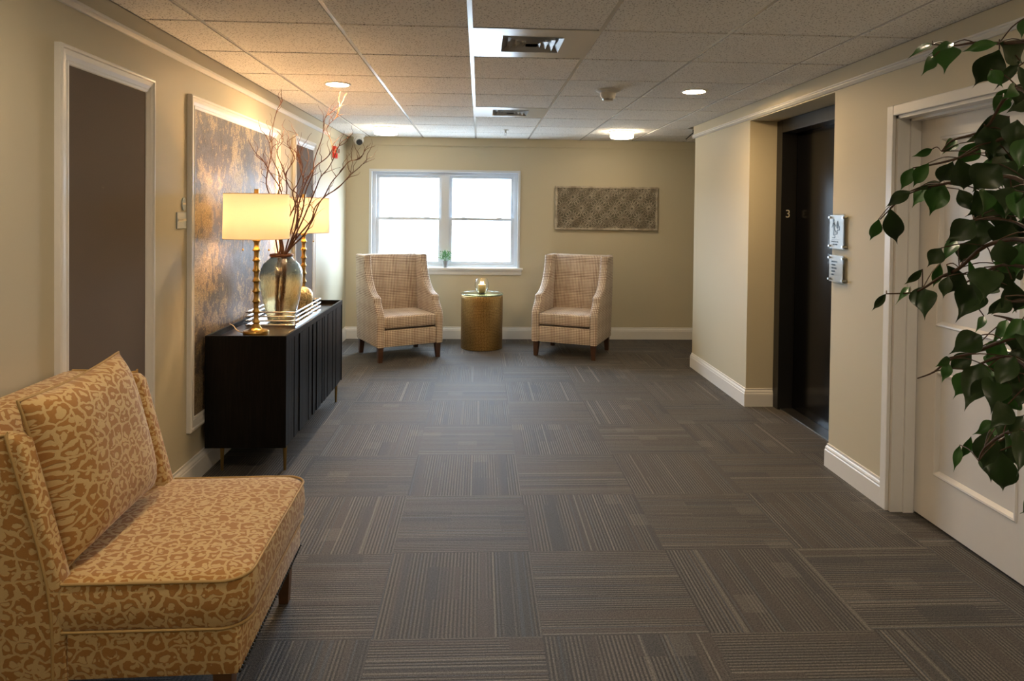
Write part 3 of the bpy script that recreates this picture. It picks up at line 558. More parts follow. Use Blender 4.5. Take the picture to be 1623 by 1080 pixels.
def downlight(x, y, label, mat='down', rr_=.075):
    t = thing('downlight', label, 'ceiling light', (x, y, HC-.004), 0, 'recessed round downlights')
    bm = bmesh.new(); lathe(bm, [(rr_+.014, 0), (rr_+.012, -.006), (rr_, -.008), (rr_-.002, -.002)], 32, cap=False); obj('trim_ring', bm, 'white', t, smooth=40)
    bm = bmesh.new(); lathe(bm, [(.0005, -.005), (rr_-.002, -.004), (rr_-.002, -.001)], 32); obj('lens', bm, mat, t)
cyt = gy+2.5*SY
downlight(gx+.5*S, cyt, 'round recessed downlight glowing in the ceiling above the bronze wall panel')
downlight(gx+4.5*S, cyt, 'round recessed downlight glowing in the ceiling right of the smoke detector')
for x in (gx+.5*S, gx+4.5*S):  # unseen downlights added behind the camera to brighten the room
    for y in (gy-2.5*SY, gy-6.5*SY):
        downlight(x, y, 'added fill downlight, unseen in the ceiling behind the viewer', 'rear_fill')
def flush(x, y, label):
    t = thing('flush_ceiling_light', label, 'ceiling light', (x, y, HC-.004), 0, 'drum ceiling lights by the window wall')
    bm = bmesh.new(); lathe(bm, [(.132, 0), (.132, -.010), (.125, -.012)], 40, cap=False); obj('mounting_ring', bm, 'white', t, smooth=40)
    bm = bmesh.new(); lathe(bm, [(.118, -.004), (.120, -.058), (.110, -.070), (.06, -.074), (.0005, -.075)], 40, cap=False); obj('diffuser', bm, 'flush', t, smooth=60)
flush(gx+.5*S, gy+6.5*SY, 'glowing white drum ceiling light beside the white dome camera')
flush(gx+4.5*S, gy+6.5*SY, 'glowing white drum ceiling light above the carved wall panel')
t = thing('smoke_detector', 'white conical smoke detector on the ceiling right of the near vent', 'smoke detector', (.880, 4.69, HC-.004))
bm = bmesh.new(); lathe(bm, [(.085, 0), (.083, -.010), (.055, -.022)], 32, cap=False); obj('base_plate', bm, 'white', t, smooth=40)
bm = bmesh.new(); lathe(bm, [(.055, -.022), (.052, -.045), (.044, -.062)], 32); obj('sensor_housing', bm, 'white', t, smooth=40)
bm = bmesh.new(); lathe(bm, [(.040, -.062), (.034, -.074), (.0005, -.078)], 24); obj('sensor_cage', bm, 'steel', t, smooth=40)
t = thing('sprinkler_head', 'small white sprinkler head on the ceiling between the two drum lights', 'sprinkler', (.262, 7.08, HC-.004))
bm = bmesh.new(); lathe(bm, [(.032, 0), (.030, -.006), (.012, -.008), (.010, -.03)], 20); obj('escutcheon', bm, 'white', t, smooth=40)
bm = bmesh.new(); tube(bm, [(-.008, 0, -.03), (-.012, 0, -.042), (0, 0, -.055)], .0022, 6); tube(bm, [(.008, 0, -.03), (.012, 0, -.042), (0, 0, -.055)], .0022, 6); lathe(bm, [(.016, -.055), (.016, -.057)], 16); obj('deflector', bm, 'steel', t)
t = thing('security_camera', 'white dome security camera with black lens at left back ceiling corner', 'camera', (-1.36, 7.74, HC-.004))
bm = bmesh.new(); lathe(bm, [(.072, 0), (.072, -.018), (.062, -.030), (.05, -.034)], 32); obj('mount', bm, 'white', t, smooth=40)
bm = bmesh.new(); bmesh.ops.create_uvsphere(bm, u_segments=28, v_segments=18, radius=.056, matrix=Matrix.Translation((0, -.005, -.062))); obj('camera_ball', bm, 'white', t, smooth=180)
d = Vector((.28, -.72, -.55)).normalized(); c = Vector((0, -.005, -.062))
bm = bmesh.new(); tube(bm, [c+d*.040, c+d*.060], [.036, .032], 24); obj('lens', bm, 'dark', t, smooth=40)
t = thing('ceiling_bracket', 'thin black rod bracket under the ceiling at the alcove corner', 'bracket', (2.16, 6.80, HC-.004))
bm = bmesh.new(); lathe(bm, [(.02, 0), (.02, -.02), (.012, -.024)], 16); obj('mount', bm, 'dark', t)
bm = bmesh.new(); tube(bm, [(0, 0, -.018), (-.055, .10, -.085)], .006, 8); obj('rod', bm, 'dark', t)

# ================= ELEVATOR SIGNS =================
def sign(y0, y1, z0, z1, label):
    t = thing('wall_sign', label, 'sign', (XR, (y0+y1)/2, z0))
    hy = (y1-y0)/2; hz = z1-z0
    obj('back_plate', B(-.016, -.013, -hy+.03, hy-.004, .008, hz-.008), 'signface', t)
    obj('front_plate', B(-.024, -.020, -hy, hy, 0, hz, bev=.001), 'acrylic', t)
    for a in (-hy+.018, hy-.016):
        for b in (.022, hz-.022):
            bm = bmesh.new(); tube(bm, [(0, a, b), (-.030, a, b)], .0065, 14); obj('standoff', bm, 'steel', t, smooth=40)
    return t, hy, hz
t, hy, hz = sign(3.752, 3.935, 1.292, 1.502, 'acrylic fire stairs sign with walking figure, upper of two beside the elevator')
RY = (R(90), 0, R(-90))
def flat(name, polys, parent, x=-.0172):
    bm = bmesh.new()
    for p in polys: prism(bm, p, 'x', x, x+.0008)
    return obj(name, bm, 'signtext', parent)
# walking figure, stair line and flame: drawn with y decreasing to the viewer's right
def st(y0, z0, y1, z1, w):
    d = Vector((y1-y0, z1-z0)); n = Vector((-d.y, d.x)).normalized()*w/2
    return [(y0+n.x, z0+n.y), (y1+n.x, z1+n.y), (y1-n.x, z1-n.y), (y0-n.x, z0-n.y)]
cx0 = .045
head_ = [(cx0+.008*cos(a), .172+.010*sin(a)) for a in [2*pi*k/14 for k in range(14)]]
flat('stair_pictogram', [head_, st(cx0-.002, .160, cx0-.010, .120, .018), st(cx0, .155, cx0+.018, .130, .006), st(cx0-.004, .155, cx0-.026, .138, .006),
  st(cx0-.008, .122, cx0-.002, .084, .008), st(cx0-.010, .122, cx0-.032, .100, .008), st(cx0+.012, .070, cx0-.018, .070, .005), st(cx0-.018, .070, cx0-.018, .092, .005),
  st(cx0-.018, .092, cx0-.042, .092, .005), st(cx0-.042, .092, cx0-.042, .116, .005), st(cx0-.042, .116, cx0-.066, .116, .005), st(cx0-.066, .116, cx0-.066, .140, .005),
  [(cx0-.034, .128), (cx0-.044, .122), (cx0-.054, .128), (cx0-.058, .145), (cx0-.050, .158), (cx0-.046, .172), (cx0-.038, .156), (cx0-.032, .142)], st(cx0+.02, .060, cx0-.07, .060, .0015)], t)
text('sign_text', 'IN CASE OF FIRE', .0105, 'signtext', t, (-.0172, .066, .044), RY)
text('sign_text', 'USE STAIRS', .0105, 'signtext', t, (-.0172, .050, .028), RY)
t, hy, hz = sign(3.752, 3.935, 1.098, 1.268, 'acrylic list sign with five short lines, lower of two beside the elevator')
for k, s_ in enumerate(('- RESIDENCES', '- LIBRARY', '- WELLNESS', '- SALON', '- CAFE')):
    text('sign_text', s_, .0115, 'signtext', t, (-.0172, .066, .122-.019*k), RY)

# ================= CARVED WALL ART =================
t = thing('carved_wall_art', 'weathered carved floral fretwork panel hung right of the window', 'wall art', (1.493, YB, 1.290))
hw, hh = .607, .512
obj('backing', B(-hw+.004, hw-.004, -.014, -.002, .004, hh-.004), 'carvedback', t)
bm = bmesh.new(); fr = .024
for q in ((-hw, hw, 0, fr), (-hw, hw, hh-fr, hh), (-hw, -hw+fr, fr, hh-fr), (hw-fr, hw, fr, hh-fr)): box(bm, q[0], q[1], -.034, -.002, q[2], q[3], bev=.003, seg=1)
obj('frame', bm, 'carved', t)
bm = bmesh.new(); rnd = random.Random(3)
rows = [(.13, 0), (.256, .1), (.385, 0), (.02, .1), (.49, .1)]
def bar2(x0, z0, x1, z1, w, y=-.026, th=.010):
    x0, x1 = max(-hw+.01, min(hw-.01, x0)), max(-hw+.01, min(hw-.01, x1)); z0, z1 = max(.01, min(hh-.01, z0)), max(.01, min(hh-.01, z1))
    d = Vector((x1-x0, z1-z0))
    if d.length < .006: return
    n = Vector((-d.y, d.x)).normalized()*w/2; prism(bm, [(x0+n.x, z0+n.y), (x1+n.x, z1+n.y), (x1-n.x, z1-n.y), (x0-n.x, z0-n.y)], 'y', y, y+th)
for zc, ofs in rows:
    for k in range(-4, 5):
        xc = k*.2-ofs+.0
        if abs(xc) > hw+.05: continue
        for q in range(16):
            a = 2*pi*q/16+.1; b = 2*pi*(q+.5)/16+.1
            bar2(xc+.014*cos(a), zc+.014*sin(a), xc+.052*cos(a), zc+.052*sin(a), .0075)
            bar2(xc+.052*cos(a), zc+.052*sin(a), xc+.078*cos(b), zc+.078*sin(b), .0055); bar2(xc+.078*cos(b), zc+.078*sin(b), xc+.052*cos(a+2*pi/16), zc+.052*sin(a+2*pi/16), .0055)
            bar2(xc+.078*cos(b), zc+.078*sin(b), xc+.102*cos(b), zc+.102*sin(b), .006)
obj('fretwork', bm, 'carved', t)

# ================= WINDOW SILL PLANT =================
t = thing('potted_plant', 'small leafy green plant in a grey pot on the window sill', 'plant', (-.388, YB-.006, .836))
bm = bmesh.new(); lathe(bm, [(.024, 0), (.033, .07), (.035, .072), (.035, .078), (.030, .078), (.028, .064)], 24); obj('pot', bm, 'pot', t, smooth=40)
bm = bmesh.new(); rnd = random.Random(5)
for k in range(230):
    a = rnd.uniform(0, 2*pi); e = rnd.uniform(.05, 1.0)**.8*pi/2; rad = rnd.uniform(.03, .105)
    p = Vector((cos(a)*cos(e)*rad, cos(e)*sin(a)*rad*.55, .085+sin(e)*rad*1.0)); d = Vector((cos(a)*cos(e), sin(a)*cos(e), sin(e)+.2+rnd.uniform(-.5, .5))).normalized()
    s_ = d.cross(Vector((rnd.uniform(-1, 1), rnd.uniform(-1, 1), rnd.uniform(-1, 1)))).normalized(); L = rnd.uniform(.014, .026)
    v = [bm.verts.new(q) for q in (p, p+d*L*.5+s_*L*.28, p+d*L, p+d*L*.5-s_*L*.28)]; bm.faces.new(v)
for k in range(26):
    a = rnd.uniform(0, 2*pi); e = rnd.uniform(.1, 1.5); rad = .09; tube(bm, [(0, 0, .065), (cos(a)*cos(e)*rad, cos(e)*sin(a)*rad*.5, .085+sin(e)*rad)], .0009, 4)
obj('foliage', bm, 'herb', t)

# ================= SIDE TABLE AND CANDLE =================
t = thing('drum_table', 'hammered brass drum side table with glass top between the armchairs', 'side table', (.040, 7.47, 0))
bm = bmesh.new(); r_ = .228; prof = [(r_-.012, 0), (r_, .004)]+[(r_, .004+.575*k/12) for k in range(1, 13)]+[(r_-.006, .585)]
lathe(bm, prof, 64, uvr=r_); obj('drum_body', bm, 'drum', t, smooth=50)
bm = bmesh.new(); lathe(bm, [(r_+.002, .5855), (r_+.005, .589), (r_+.005, .594), (r_+.002, .597)], 64); obj('glass_top', bm, 'tabletop', t, smooth=40)
t = thing('candle_holder', 'round clear glass hurricane with a lit candle on the drum table', 'candle holder', (.037, 7.45, .5975))
bm = bmesh.new(); lathe(bm, [(.0005, .001), (.035, .002), (.062, .03), (.078, .075), (.076, .115), (.066, .150), (.058, .165), (.056, .165), (.064, .150), (.0735, .115), (.0755, .075), (.060, .033), (.034, .008), (.0005, .007)], 40, cap=False); obj('glass_bowl', bm, 'clearglass', t, smooth=60)
obj_c = thing('candle', 'thick yellow candle burning inside the round glass hurricane', 'candle', (.037, 7.45, .6065))
bm = bmesh.new(); lathe(bm, [(.040, 0), (.044, .004), (.044, .084), (.041, .088), (.0005, .080)], 28); obj('wax_body', bm, 'wax', obj_c, smooth=50)
for k in range(3):
    a = 2*pi*k/3+.4; bm = bmesh.new(); lathe(bm, [(.0005, .088), (.0045, .094), (.005, .101), (.002, .112), (.0004, .120)], 10, c=(.017*cos(a), .017*sin(a), 0)); obj('flame', bm, 'flame', obj_c, smooth=60)

# ================= ARMCHAIRS =================
def armchair(label, loc, rz):
    t = thing('armchair', label, 'armchair', loc, rz, 'plaid wing armchairs by the window')
    HWD = .352; TH = .082; zb = .150
    side = [(-.345, zb), (-.348, .43), (-.338, .470), (-.300, .520), (-.262, .560), (-.250, .585), (-.248, .612), (-.236, .630), (-.205, .640), (-.150, .655), (-.095, .685), (-.045, .730), (-.005, .785), (.030, .850), (.055, .920), (.070, .985), (.072, 1.030), (.340, 1.030), (.325, .60), (.285, zb)]
    for s in (-1, 1):
        bm = bmesh.new(); a, b = sorted((s*HWD, s*(HWD-TH))); prism(bm, side, 'x', a, b, bev=.020, seg=3); obj('side_panel', bm, 'plaid', t, smooth=45, uv=True)
    iw = HWD-TH+.004
    bm = bmesh.new(); prism(bm, [(.150, .40), (.135, .44), (.215, 1.000), (.235, 1.026), (.330, 1.029), (.300, .40)], 'x', -iw, iw, bev=.006); obj('backrest', bm, 'plaid', t, smooth=45, uv=True)
    bm = bmesh.new(); prism(bm, [(.285, zb+.002), (.338, 1.026), (.320, 1.026), (.268, zb+.002)], 'x', -iw, iw); obj('back_cover', bm, 'plaid', t, uv=True)
    bm = bmesh.new(); box(bm, -iw, iw, -.338, .27, zb, .315, bev=.012); obj('seat_base', bm, 'plaid', t, smooth=45, uv=True)
    bm = bmesh.new(); n = 12; a, b0, b1 = iw-.004, -.345, .185
    box(bm, -a, a, b0, b1, .330, .448, bev=.022, seg=3)
    for v in bm.verts:
        u = 1-(v.co.x/a)**2; w_ = 1-((v.co.y-(b0+b1)/2)/((b1-b0)/2))**2
        if v.co.z > .40: v.co.z += .018*max(0, u)
    bmesh.ops.subdivide_edges(bm, edges=[e for e in bm.edges if e.calc_length() > .3], cuts=5, use_grid_fill=True)
    for v in bm.verts:
        u = max(0, 1-(v.co.x/a)**2); w_ = max(0, 1-((v.co.y-(b0+b1)/2)/((b1-b0)/2))**2)
        if v.co.z > .41: v.co.z += .016*u*w_
    obj('seat_cushion', bm, 'plaid', t, smooth=45, uv=True)
    for sx, sy in ((-1, -1), (1, -1), (-1, 1), (1, 1)):
        bm = bmesh.new(); cx, cy = sx*.305, (-.300 if sy < 0 else .262)
        v0 = [bm.verts.new((cx+a_*.019+sx*.004, cy+b_*.019+sy*.006, 0)) for a_, b_ in ((-1, -1), (1, -1), (1, 1), (-1, 1))]; v1 = [bm.verts.new((cx+a_*.028, cy+b_*.028, zb+.002)) for a_, b_ in ((-1, -1), (1, -1), (1, 1), (-1, 1))]
        bm.faces.new(v0[::-1]); bm.faces.new(v1)
        for k in range(4): bm.faces.new((v0[k], v0[(k+1) % 4], v1[(k+1) % 4], v1[k]))
        obj('leg', bm, 'walnut', t)
    return t
armchair('brown and cream plaid wing armchair left of the brass drum table', (-.828, 7.115, 0), R(28))
armchair('brown and cream plaid wing armchair right of the brass drum table', (1.012, 7.225, 0), R(-24))

# ================= SIDEBOARD =================
CX0, CX1, CY0, CY1, CZ0, CZ1, CS = -1.513, -1.068, 3.85, 5.41, .155, .783, .752
t = thing('sideboard', 'long black sideboard with fluted doors and thin brass legs', 'sideboard', ((CX0+CX1)/2, (CY0+CY1)/2, 0))
hx, hy = (CX1-CX0)/2, (CY1-CY0)/2
bm = bmesh.new(); box(bm, -hx, hx-.022, -hy, hy, CZ0, CS-.002); box(bm, -hx, -hx+.014, -hy, hy, CS-.002, CZ1); box(bm, hx-.014, hx, -hy, hy, CS-.002, CZ1); box(bm, -hx+.014, hx-.014, -hy, -hy+.014, CS-.002, CZ1); box(bm, -hx+.014, hx-.014, hy-.014, hy, CS-.002, CZ1); box(bm, hx-.022, hx, -hy, -hy+.016, CZ0, CS-.002); box(bm, hx-.022, hx, hy-.016, hy, CZ0, CS-.002)
obj('cabinet_body', bm, 'ash', t)
obj('inset_top', B(-hx+.014, hx-.014, -hy+.014, hy-.014, CS-.002, CS), 'ashtop', t)
nd = 4; dw = (2*hy-.036)/nd; rnd = random.Random(2)
for k in range(nd):
    bm = bmesh.new(); y = -hy+.018+k*dw+.002; ye = y+dw-.004; nst = 7; sw = (ye-y)/nst
    for q in range(nst):
        dpt = rnd.choice((0, .0025, .005)); box(bm, hx-.021, hx-.004+dpt, y+q*sw+.0008, y+(q+1)*sw-.0008, CZ0+.002, CS-.004)
    obj('door', bm, 'ash', t)
for sx in (-1, 1):
    for sy in (-1, 1):
        lx = hx-.028 if sx > 0 else -hx+.065
        bm = bmesh.new(); tube(bm, [(lx, sy*(hy-.085), CZ0+.001), (lx, sy*(hy-.085), 0)], [.012, .0075], 16); obj('leg', bm, 'golddull', t, smooth=40)

# serving tray
t = thing('serving_tray', 'chrome railed tray with mirrored base on the black sideboard', 'tray', (-1.298, 4.665, CS))
tx, ty = .152, .335
obj('tray_base', B(-tx, tx, -ty, ty, .001, .007), 'chrome', t)
for k in range(4):
    z = .012+k*.027; bm = bmesh.new(); c_ = .014
    tube(bm, [(-tx, -ty, z), (tx, -ty, z), (tx, ty, z), (-tx, ty, z)], .0052, 8, closed=True) if False else None
    for p, q in (((-tx, -ty), (tx, -ty)), ((tx, -ty), (tx, ty)), ((tx, ty), (-tx, ty)), ((-tx, ty), (-tx, -ty))):
        tube(bm, [(p[0], p[1], z), (q[0], q[1], z)], .0052, 10)
    for p in ((-tx, -ty), (tx, -ty), (tx, ty), (-tx, ty)): bmesh.ops.create_uvsphere(bm, u_segments=10, v_segments=6, radius=.0056, matrix=Matrix.Translation((p[0], p[1], z)))
    obj('rail', bm, 'chrome', t, smooth=60)
for p in ((-tx, -ty*.72), (tx, -ty*.72), (tx, ty*.72), (-tx, ty*.72)):
    obj('post', B(p[0]-.004, p[0]+.004, p[1]-.004, p[1]+.004, .007, .096), 'steel', t)

# vase
VX, VY = -1.292, 4.53
t = thing('glass_vase', 'large smoky seeded glass vase on the tray holding curly branches', 'vase', (VX, VY, CS+.0075))
prof = [(.0005, 0), (.070, 0), (.084, .010), (.100, .07), (.118, .15), (.131, .23), (.136, .29), (.131, .335), (.112, .375), (.085, .400), (.070, .412), (.066, .425), (.069, .436)]
inner = [(r-.0045 if r > .01 else .0005, max(z, .008)) for r, z in prof[::-1]]
bm = bmesh.new(); lathe(bm, prof+[(.0665, .438)]+inner, 56, cap=False)
bmesh.ops.recalc_face_normals(bm, faces=bm.faces[:]); obj('glass_body', bm, 'seeded', t, smooth=80)
bm = bmesh.new(); lathe(bm, [(.0675, .420), (.0735, .424), (.0745, .432), (.0715, .440), (.0625, .4395), (.0615, .428)], 48, cap=False); obj('rim', bm, 'willow', t, smooth=60)

# curly willow
rnd = random.Random(11)
def wiggle(P, amp):
    out = []
    for i, p in enumerate(P):
        out.append(p+Vector((rnd.uniform(-amp, amp), rnd.uniform(-amp, amp), rnd.uniform(-amp, amp)))) 
    return out
for W_ in WILLOW:
    pts = [Vector(p) for p in W_]
    pts[0] = Vector((VX+(pts[0].x-VX)*.5+rnd.uniform(-.03, .03), VY+rnd.uniform(-.03, .03), .775)); pts[1] = Vector((VX+rnd.uniform(-.03, .03), VY+rnd.uniform(-.03, .03), 1.02))
    n_ = pts[2]; off = Vector((n_.x-VX, n_.y-VY, 0)); off.length = min(off.length, .036); k_ = Vector((VX, VY, 1.205))+off; pts[2] = k_
    t = thing('willow_branch', 'reddish brown curly willow branch standing in the smoky glass vase', 'branch', tuple(pts[0]), 0, 'curly willow branches in the vase')
    c = catmull(wiggle(pts[:3], 0)+wiggle(pts[3:], .008), 4); N = len(c); o0 = pts[0]
    bm = bmesh.new(); tube(bm, [p-o0 for p in c], [.0052*(1-i/N)**.8+.0010 for i in range(N)], 7)
    for q in range(11):
        i = rnd.randrange(int(N*.30), N-2); p = c[i]; d = (c[i+1]-c[i]).normalized(); d = (d+Vector((rnd.uniform(-.9, .9), rnd.uniform(-.6, .6), rnd.uniform(-.1, .6)))).normalized()
        tw = [p]; L = rnd.uniform(.018, .034)
        for k in range(rnd.randint(4, 8)):
            d = (d+Vector((rnd.uniform(-.75, .75), rnd.uniform(-.6, .6), rnd.uniform(-.15, .55)))).normalized(); nx = tw[-1]+d*L
            if nx.x < XL+.05 or nx.z > HC-.03: break
            tw.append(nx)
        if len(tw) < 3: continue
        tc = catmull(tw, 3); tube(bm, [x-o0 for x in tc], [.0021*(1-k/len(tc))+.0006 for k in range(len(tc))], 5)
    obj('stem', bm, 'willow', t, smooth=60)

# gold ornament
t = thing('gold_ornament', 'pitted gold egg shaped ornament behind the vase on the tray', 'ornament', (-1.232, 4.86, CS+.0075))
bm = bmesh.new(); lathe(bm, [(.0005, 0), (.024, .002), (.042, .025), (.060, .065), (.068, .105), (.064, .140), (.048, .168), (.024, .184), (.0005, .188)], 40); obj('ornament_body', bm, 'pitted', t, smooth=80)

# lamps
def lamp(label, loc, cord):
    t = thing('table_lamp', label, 'table lamp', loc, 0, 'brass table lamps on the sideboard')
    bm = bmesh.new(); lathe(bm, [(.070, 0), (.072, .003), (.072, .022), (.069, .027), (.050, .030), (.034, .038), (.024, .050), (.019, .066)], 48); obj('base', bm, 'gold', t, smooth=40)
    bm = bmesh.new(); pr = [(.0135, .060)]; z = .072; n = 8; hseg = (.555-.072)/n
    for k in range(n):
        z0 = .072+k*hseg
        pr += [(.0145, z0-.010+.004), (.0220, z0+.002), (.0225, z0+.005), (.0165, z0+.014), (.0135, z0+hseg*.5), (.0145, z0+hseg-.012)]
    pr += [(.0235, .556), (.020, .562), (.010, .564), (.010, .60)]
    pr2 = []; 
    for r, z in pr:
        if not pr2 or z > pr2[-1][1]+.0005: pr2.append((r, z))
    lathe(bm, pr2, 32); obj('stem', bm, 'gold', t, smooth=50)
    zs0, zs1, rs = .566, .826, .186
    bm = bmesh.new(); lathe(bm, [(rs, zs0), (rs-.004, zs1)], 64, cap=False); o = obj('shade', bm, 'shade', t, smooth=180)
    for zz, r_ in ((zs0, rs), (zs1, rs-.004)):
        bm = bmesh.new(); tube(bm, [(r_*cos(2*pi*k/48), r_*sin(2*pi*k/48), zz) for k in range(48)], .0016, 6, closed=True); obj('shade_trim', bm, 'piping', t)
    bm = bmesh.new()
    for k in range(3):
        a = 2*pi*k/3; tube(bm, [(.008*cos(a), .008*sin(a), .808), ((rs-.006)*cos(a), (rs-.006)*sin(a), .822)], .0016, 6)
    tube(bm, [(0, 0, .60), (0, 0, .82)], .004, 8); obj('harp', bm, 'golddull', t)
    bm = bmesh.new(); lathe(bm, [(.010, .812), (.010, .824), (.006, .828)], 16); box(bm, -.013, .013, -.008, .008, .829, .856, bev=.002); obj('finial', bm, 'gold', t)
    for s in (-1, 1):
        bm = bmesh.new(); bmesh.ops.create_uvsphere(bm, u_segments=16, v_segments=12, radius=.026, matrix=Matrix.Translation((s*.055, 0, .70))); obj('bulb', bm, 'bulb', t, smooth=180)
        bm = bmesh.new(); tube(bm, [(0, 0, .66), (s*.03, 0, .69)], .009, 10); obj('socket', bm, 'golddull', t)
        bm = bmesh.new(); tube(bm, [(s*.075, -.01, .655), (s*.075, -.01, .505)], .0009, 5); bmesh.ops.create_uvsphere(bm, u_segments=10, v_segments=8, radius=.006, matrix=Matrix.Translation((s*.075, -.01, .50))); obj('pull_chain', bm, 'golddull', t)
    if cord:
        bm = bmesh.new(); tube(bm, catmull([(-.06, .02, .008), (-.10, .03, .010), (-.135, .06, .02), (-.165, .10, .035), (-.205, .16, .036), (-.223, .20, .030)], 5), .0028, 8); obj('power_cord', bm, 'cord', t, smooth=60)
    return t
lamp('brass spindle table lamp with cream drum shade at near end of sideboard', (-1.302, 4.06, CS), True)
lamp('brass spindle table lamp with cream drum shade behind the glass vase', (-1.318, 5.20, CS), False)

# ================= LEOPARD CHAIR =================
t = thing('slipper_chair', 'gold leopard print armless slipper chair in the left foreground', 'chair', (-1.0, 2.27, 0), R(1.5))
# local: sitter faces +x ; y across
def loc_(x, y): return x+1.0, y-2.27
HY = .372
bm = bmesh.new()   # apron base: from the back to the front edge
box(bm, -.128, .335, -HY+.006, HY-.006, .190, .325, bev=.010); obj('seat_base', bm, 'leopard', t, smooth=45, uv=True)
bm = bmesh.new()   # seat cushion with rounded front corners
pts = [(-.150, -HY), (.300, -HY)]; rr2 = .075; fx_ = .355
pts = [(-.30, -HY+.066), (-.146, -HY+.064), (-.138, -HY+.004)]+[(fx_-rr2+rr2*sin(a), -HY+rr2-rr2*cos(a)) for a in [pi/2*k/6 for k in range(7)]]+[(fx_-rr2+rr2*cos(a), HY-rr2+rr2*sin(a)) for a in [pi/2*k/6 for k in range(7)]]+[(-.138, HY-.004), (-.146, HY-.064), (-.30, HY-.066)]
n = len(pts); levels = [(.322, -.012), (.330, -.002), (.345, .004), (.390, .008), (.440, .004), (.455, -.001), (.463, -.010)]
def off_(p, d):
    x, y = p; return (x+(d if x > .25 else 0)*min(1, (x-.0)/.3), y+(d if y > 0 else -d))
rings = [[bm.verts.new((*off_(p, d), z)) for p in pts] for z, d in levels]
for A, Bq in zip(rings, rings[1:]):
    for k in range(n): bm.faces.new((A[k], A[(k+1) % n], Bq[(k+1) % n], Bq[k]))
bm.faces.new(rings[0][::-1])
# crowned top
cs = []; last = rings[-1]
for s_, dz in ((.9, .004), (.7, .010), (.45, .014), (.2, .016)):
    nr = [bm.verts.new((v.co.x*s_, v.co.y*s_, .463+dz)) for v in rings[-1]]
    for k in range(n): bm.faces.new((last[k], last[(k+1) % n], nr[(k+1) % n], nr[k]))
    last = nr
bm.faces.new(last)
obj('seat_cushion', bm, 'leopard', t, smooth=60, uv=True)
for zz, dd, nm in ((.460, .002, 'cushion_piping'), (.327, .001, 'cushion_piping')):
    bm = bmesh.new(); tube(bm, [(*off_(p, dd), zz) for p in pts[2:-2]], .0045, 8); obj(nm, bm, 'piping', t, smooth=60)
# back: reclined panel with two short side wings
def bk(z): return -.138-(z-.46)*(.262 if z > .46 else .06)      # front line of the wing, reclining
for s in (-1, 1):
    bm = bmesh.new(); zt = .868
    prof = [(bk(.190), .190), (bk(.46), .46), (bk(zt-.02), zt-.02), (bk(zt)-.018, zt), (-.515, zt+.010), (-.43, .190)]
    a, b = sorted((s*HY, s*(HY-.060))); prism(bm, prof, 'x', 0, 1) if False else None
    prism(bm, [(p[0], p[1]) for p in prof], 'y', a, b, bev=.012, seg=3); obj('back_wing', bm, 'leopard', t, smooth=45, uv=True)
    bm = bmesh.new(); tube(bm, catmull([(bk(.20)-.034, s*(HY+.001), .195), (bk(.46)-.034, s*(HY+.001), .46), (bk(.84)-.034, s*(HY+.001), .84), (bk(zt)-.05, s*(HY-.004), zt+.001), (-.51, s*(HY-.004), zt+.010)], 4), .0042, 8); obj('back_piping', bm, 'piping', t, smooth=60)
bm = bmesh.new(); prism(bm, [(-.215, .195), (-.225, .46), (-.385, .862), (-.405, .884), (-.505, .886), (-.517, .872), (-.43, .195)], 'y', -HY+.055, HY-.055, bev=.010, seg=3); obj('back_panel', bm, 'leopard', t, smooth=45, uv=True)
bm = bmesh.new()
for k in range(44):
    y = -HY+.014+k*(2*HY-.028)/43; bmesh.ops.create_uvsphere(bm, u_segments=8, v_segments=5, radius=.0055, matrix=Matrix.Translation((.3355, y, .198)))
obj('nail_heads', bm, 'dark', t, smooth=180)
for sx in (-1, 1):
    for sy in (-1, 1):
        bm = bmesh.new(); x, y = (.285 if sx > 0 else -.36), sy*(HY-.045)
        v0 = [bm.verts.new((x+a*.017, y+b*.017, 0)) for a, b in ((-1, -1), (1, -1), (1, 1), (-1, 1))]; v1 = [bm.verts.new((x+a*.026, y+b*.026, .192)) for a, b in ((-1, -1), (1, -1), (1, 1), (-1, 1))]
        bm.faces.new(v0[::-1]); bm.faces.new(v1)
        for k in range(4): bm.faces.new((v0[k], v0[(k+1) % 4], v1[(k+1) % 4], v1[k]))
        obj('leg', bm, 'oak', t)
# pillow
t = thing('throw_pillow', 'plump leopard print square pillow leaning on the slipper chair back', 'pillow', (-1.206, 2.215, .474))
bm = bmesh.new(); N = 22; LW, LH = .262, .248
def pil(u, v, s):
    w_ = ((1-u**4)*(1-v**4)); w_ = max(0, w_)**.55
    pin = 1-.055*(1-u*u)*(abs(v)**3); pin2 = 1-.055*(1-v*v)*(abs(u)**3)
    x = u*LW*pin2; y = v*LH*pin
    return x, y, (.088 if s > 0 else -.055)*w_
grid = {}
for s in (1, -1):
    for i in range(N+1):
        for j in range(N+1):
            u, v = -1+2*i/N, -1+2*j/N
            u2, v2 = sin(u*pi/2)*.35+u*.65, sin(v*pi/2)*.35+v*.65
            if (i in (0, N) or j in (0, N)) and s < 0: grid[(s, i, j)] = grid[(1, i, j)]; continue
            grid[(s, i, j)] = bm.verts.new(pil(u2, v2, s))
for s in (1, -1):
    for i in range(N):
        for j in range(N):
            q = [grid[(s, i, j)], grid[(s, i+1, j)], grid[(s, i+1, j+1)], grid[(s, i, j+1)]]; bm.faces.new(q if s > 0 else q[::-1])
l = bm.loops.layers.uv.verify()
for f in bm.faces:
    for lp in f.loops: lp[l].uv = (lp.vert.co.x+3, lp.vert.co.y+1)
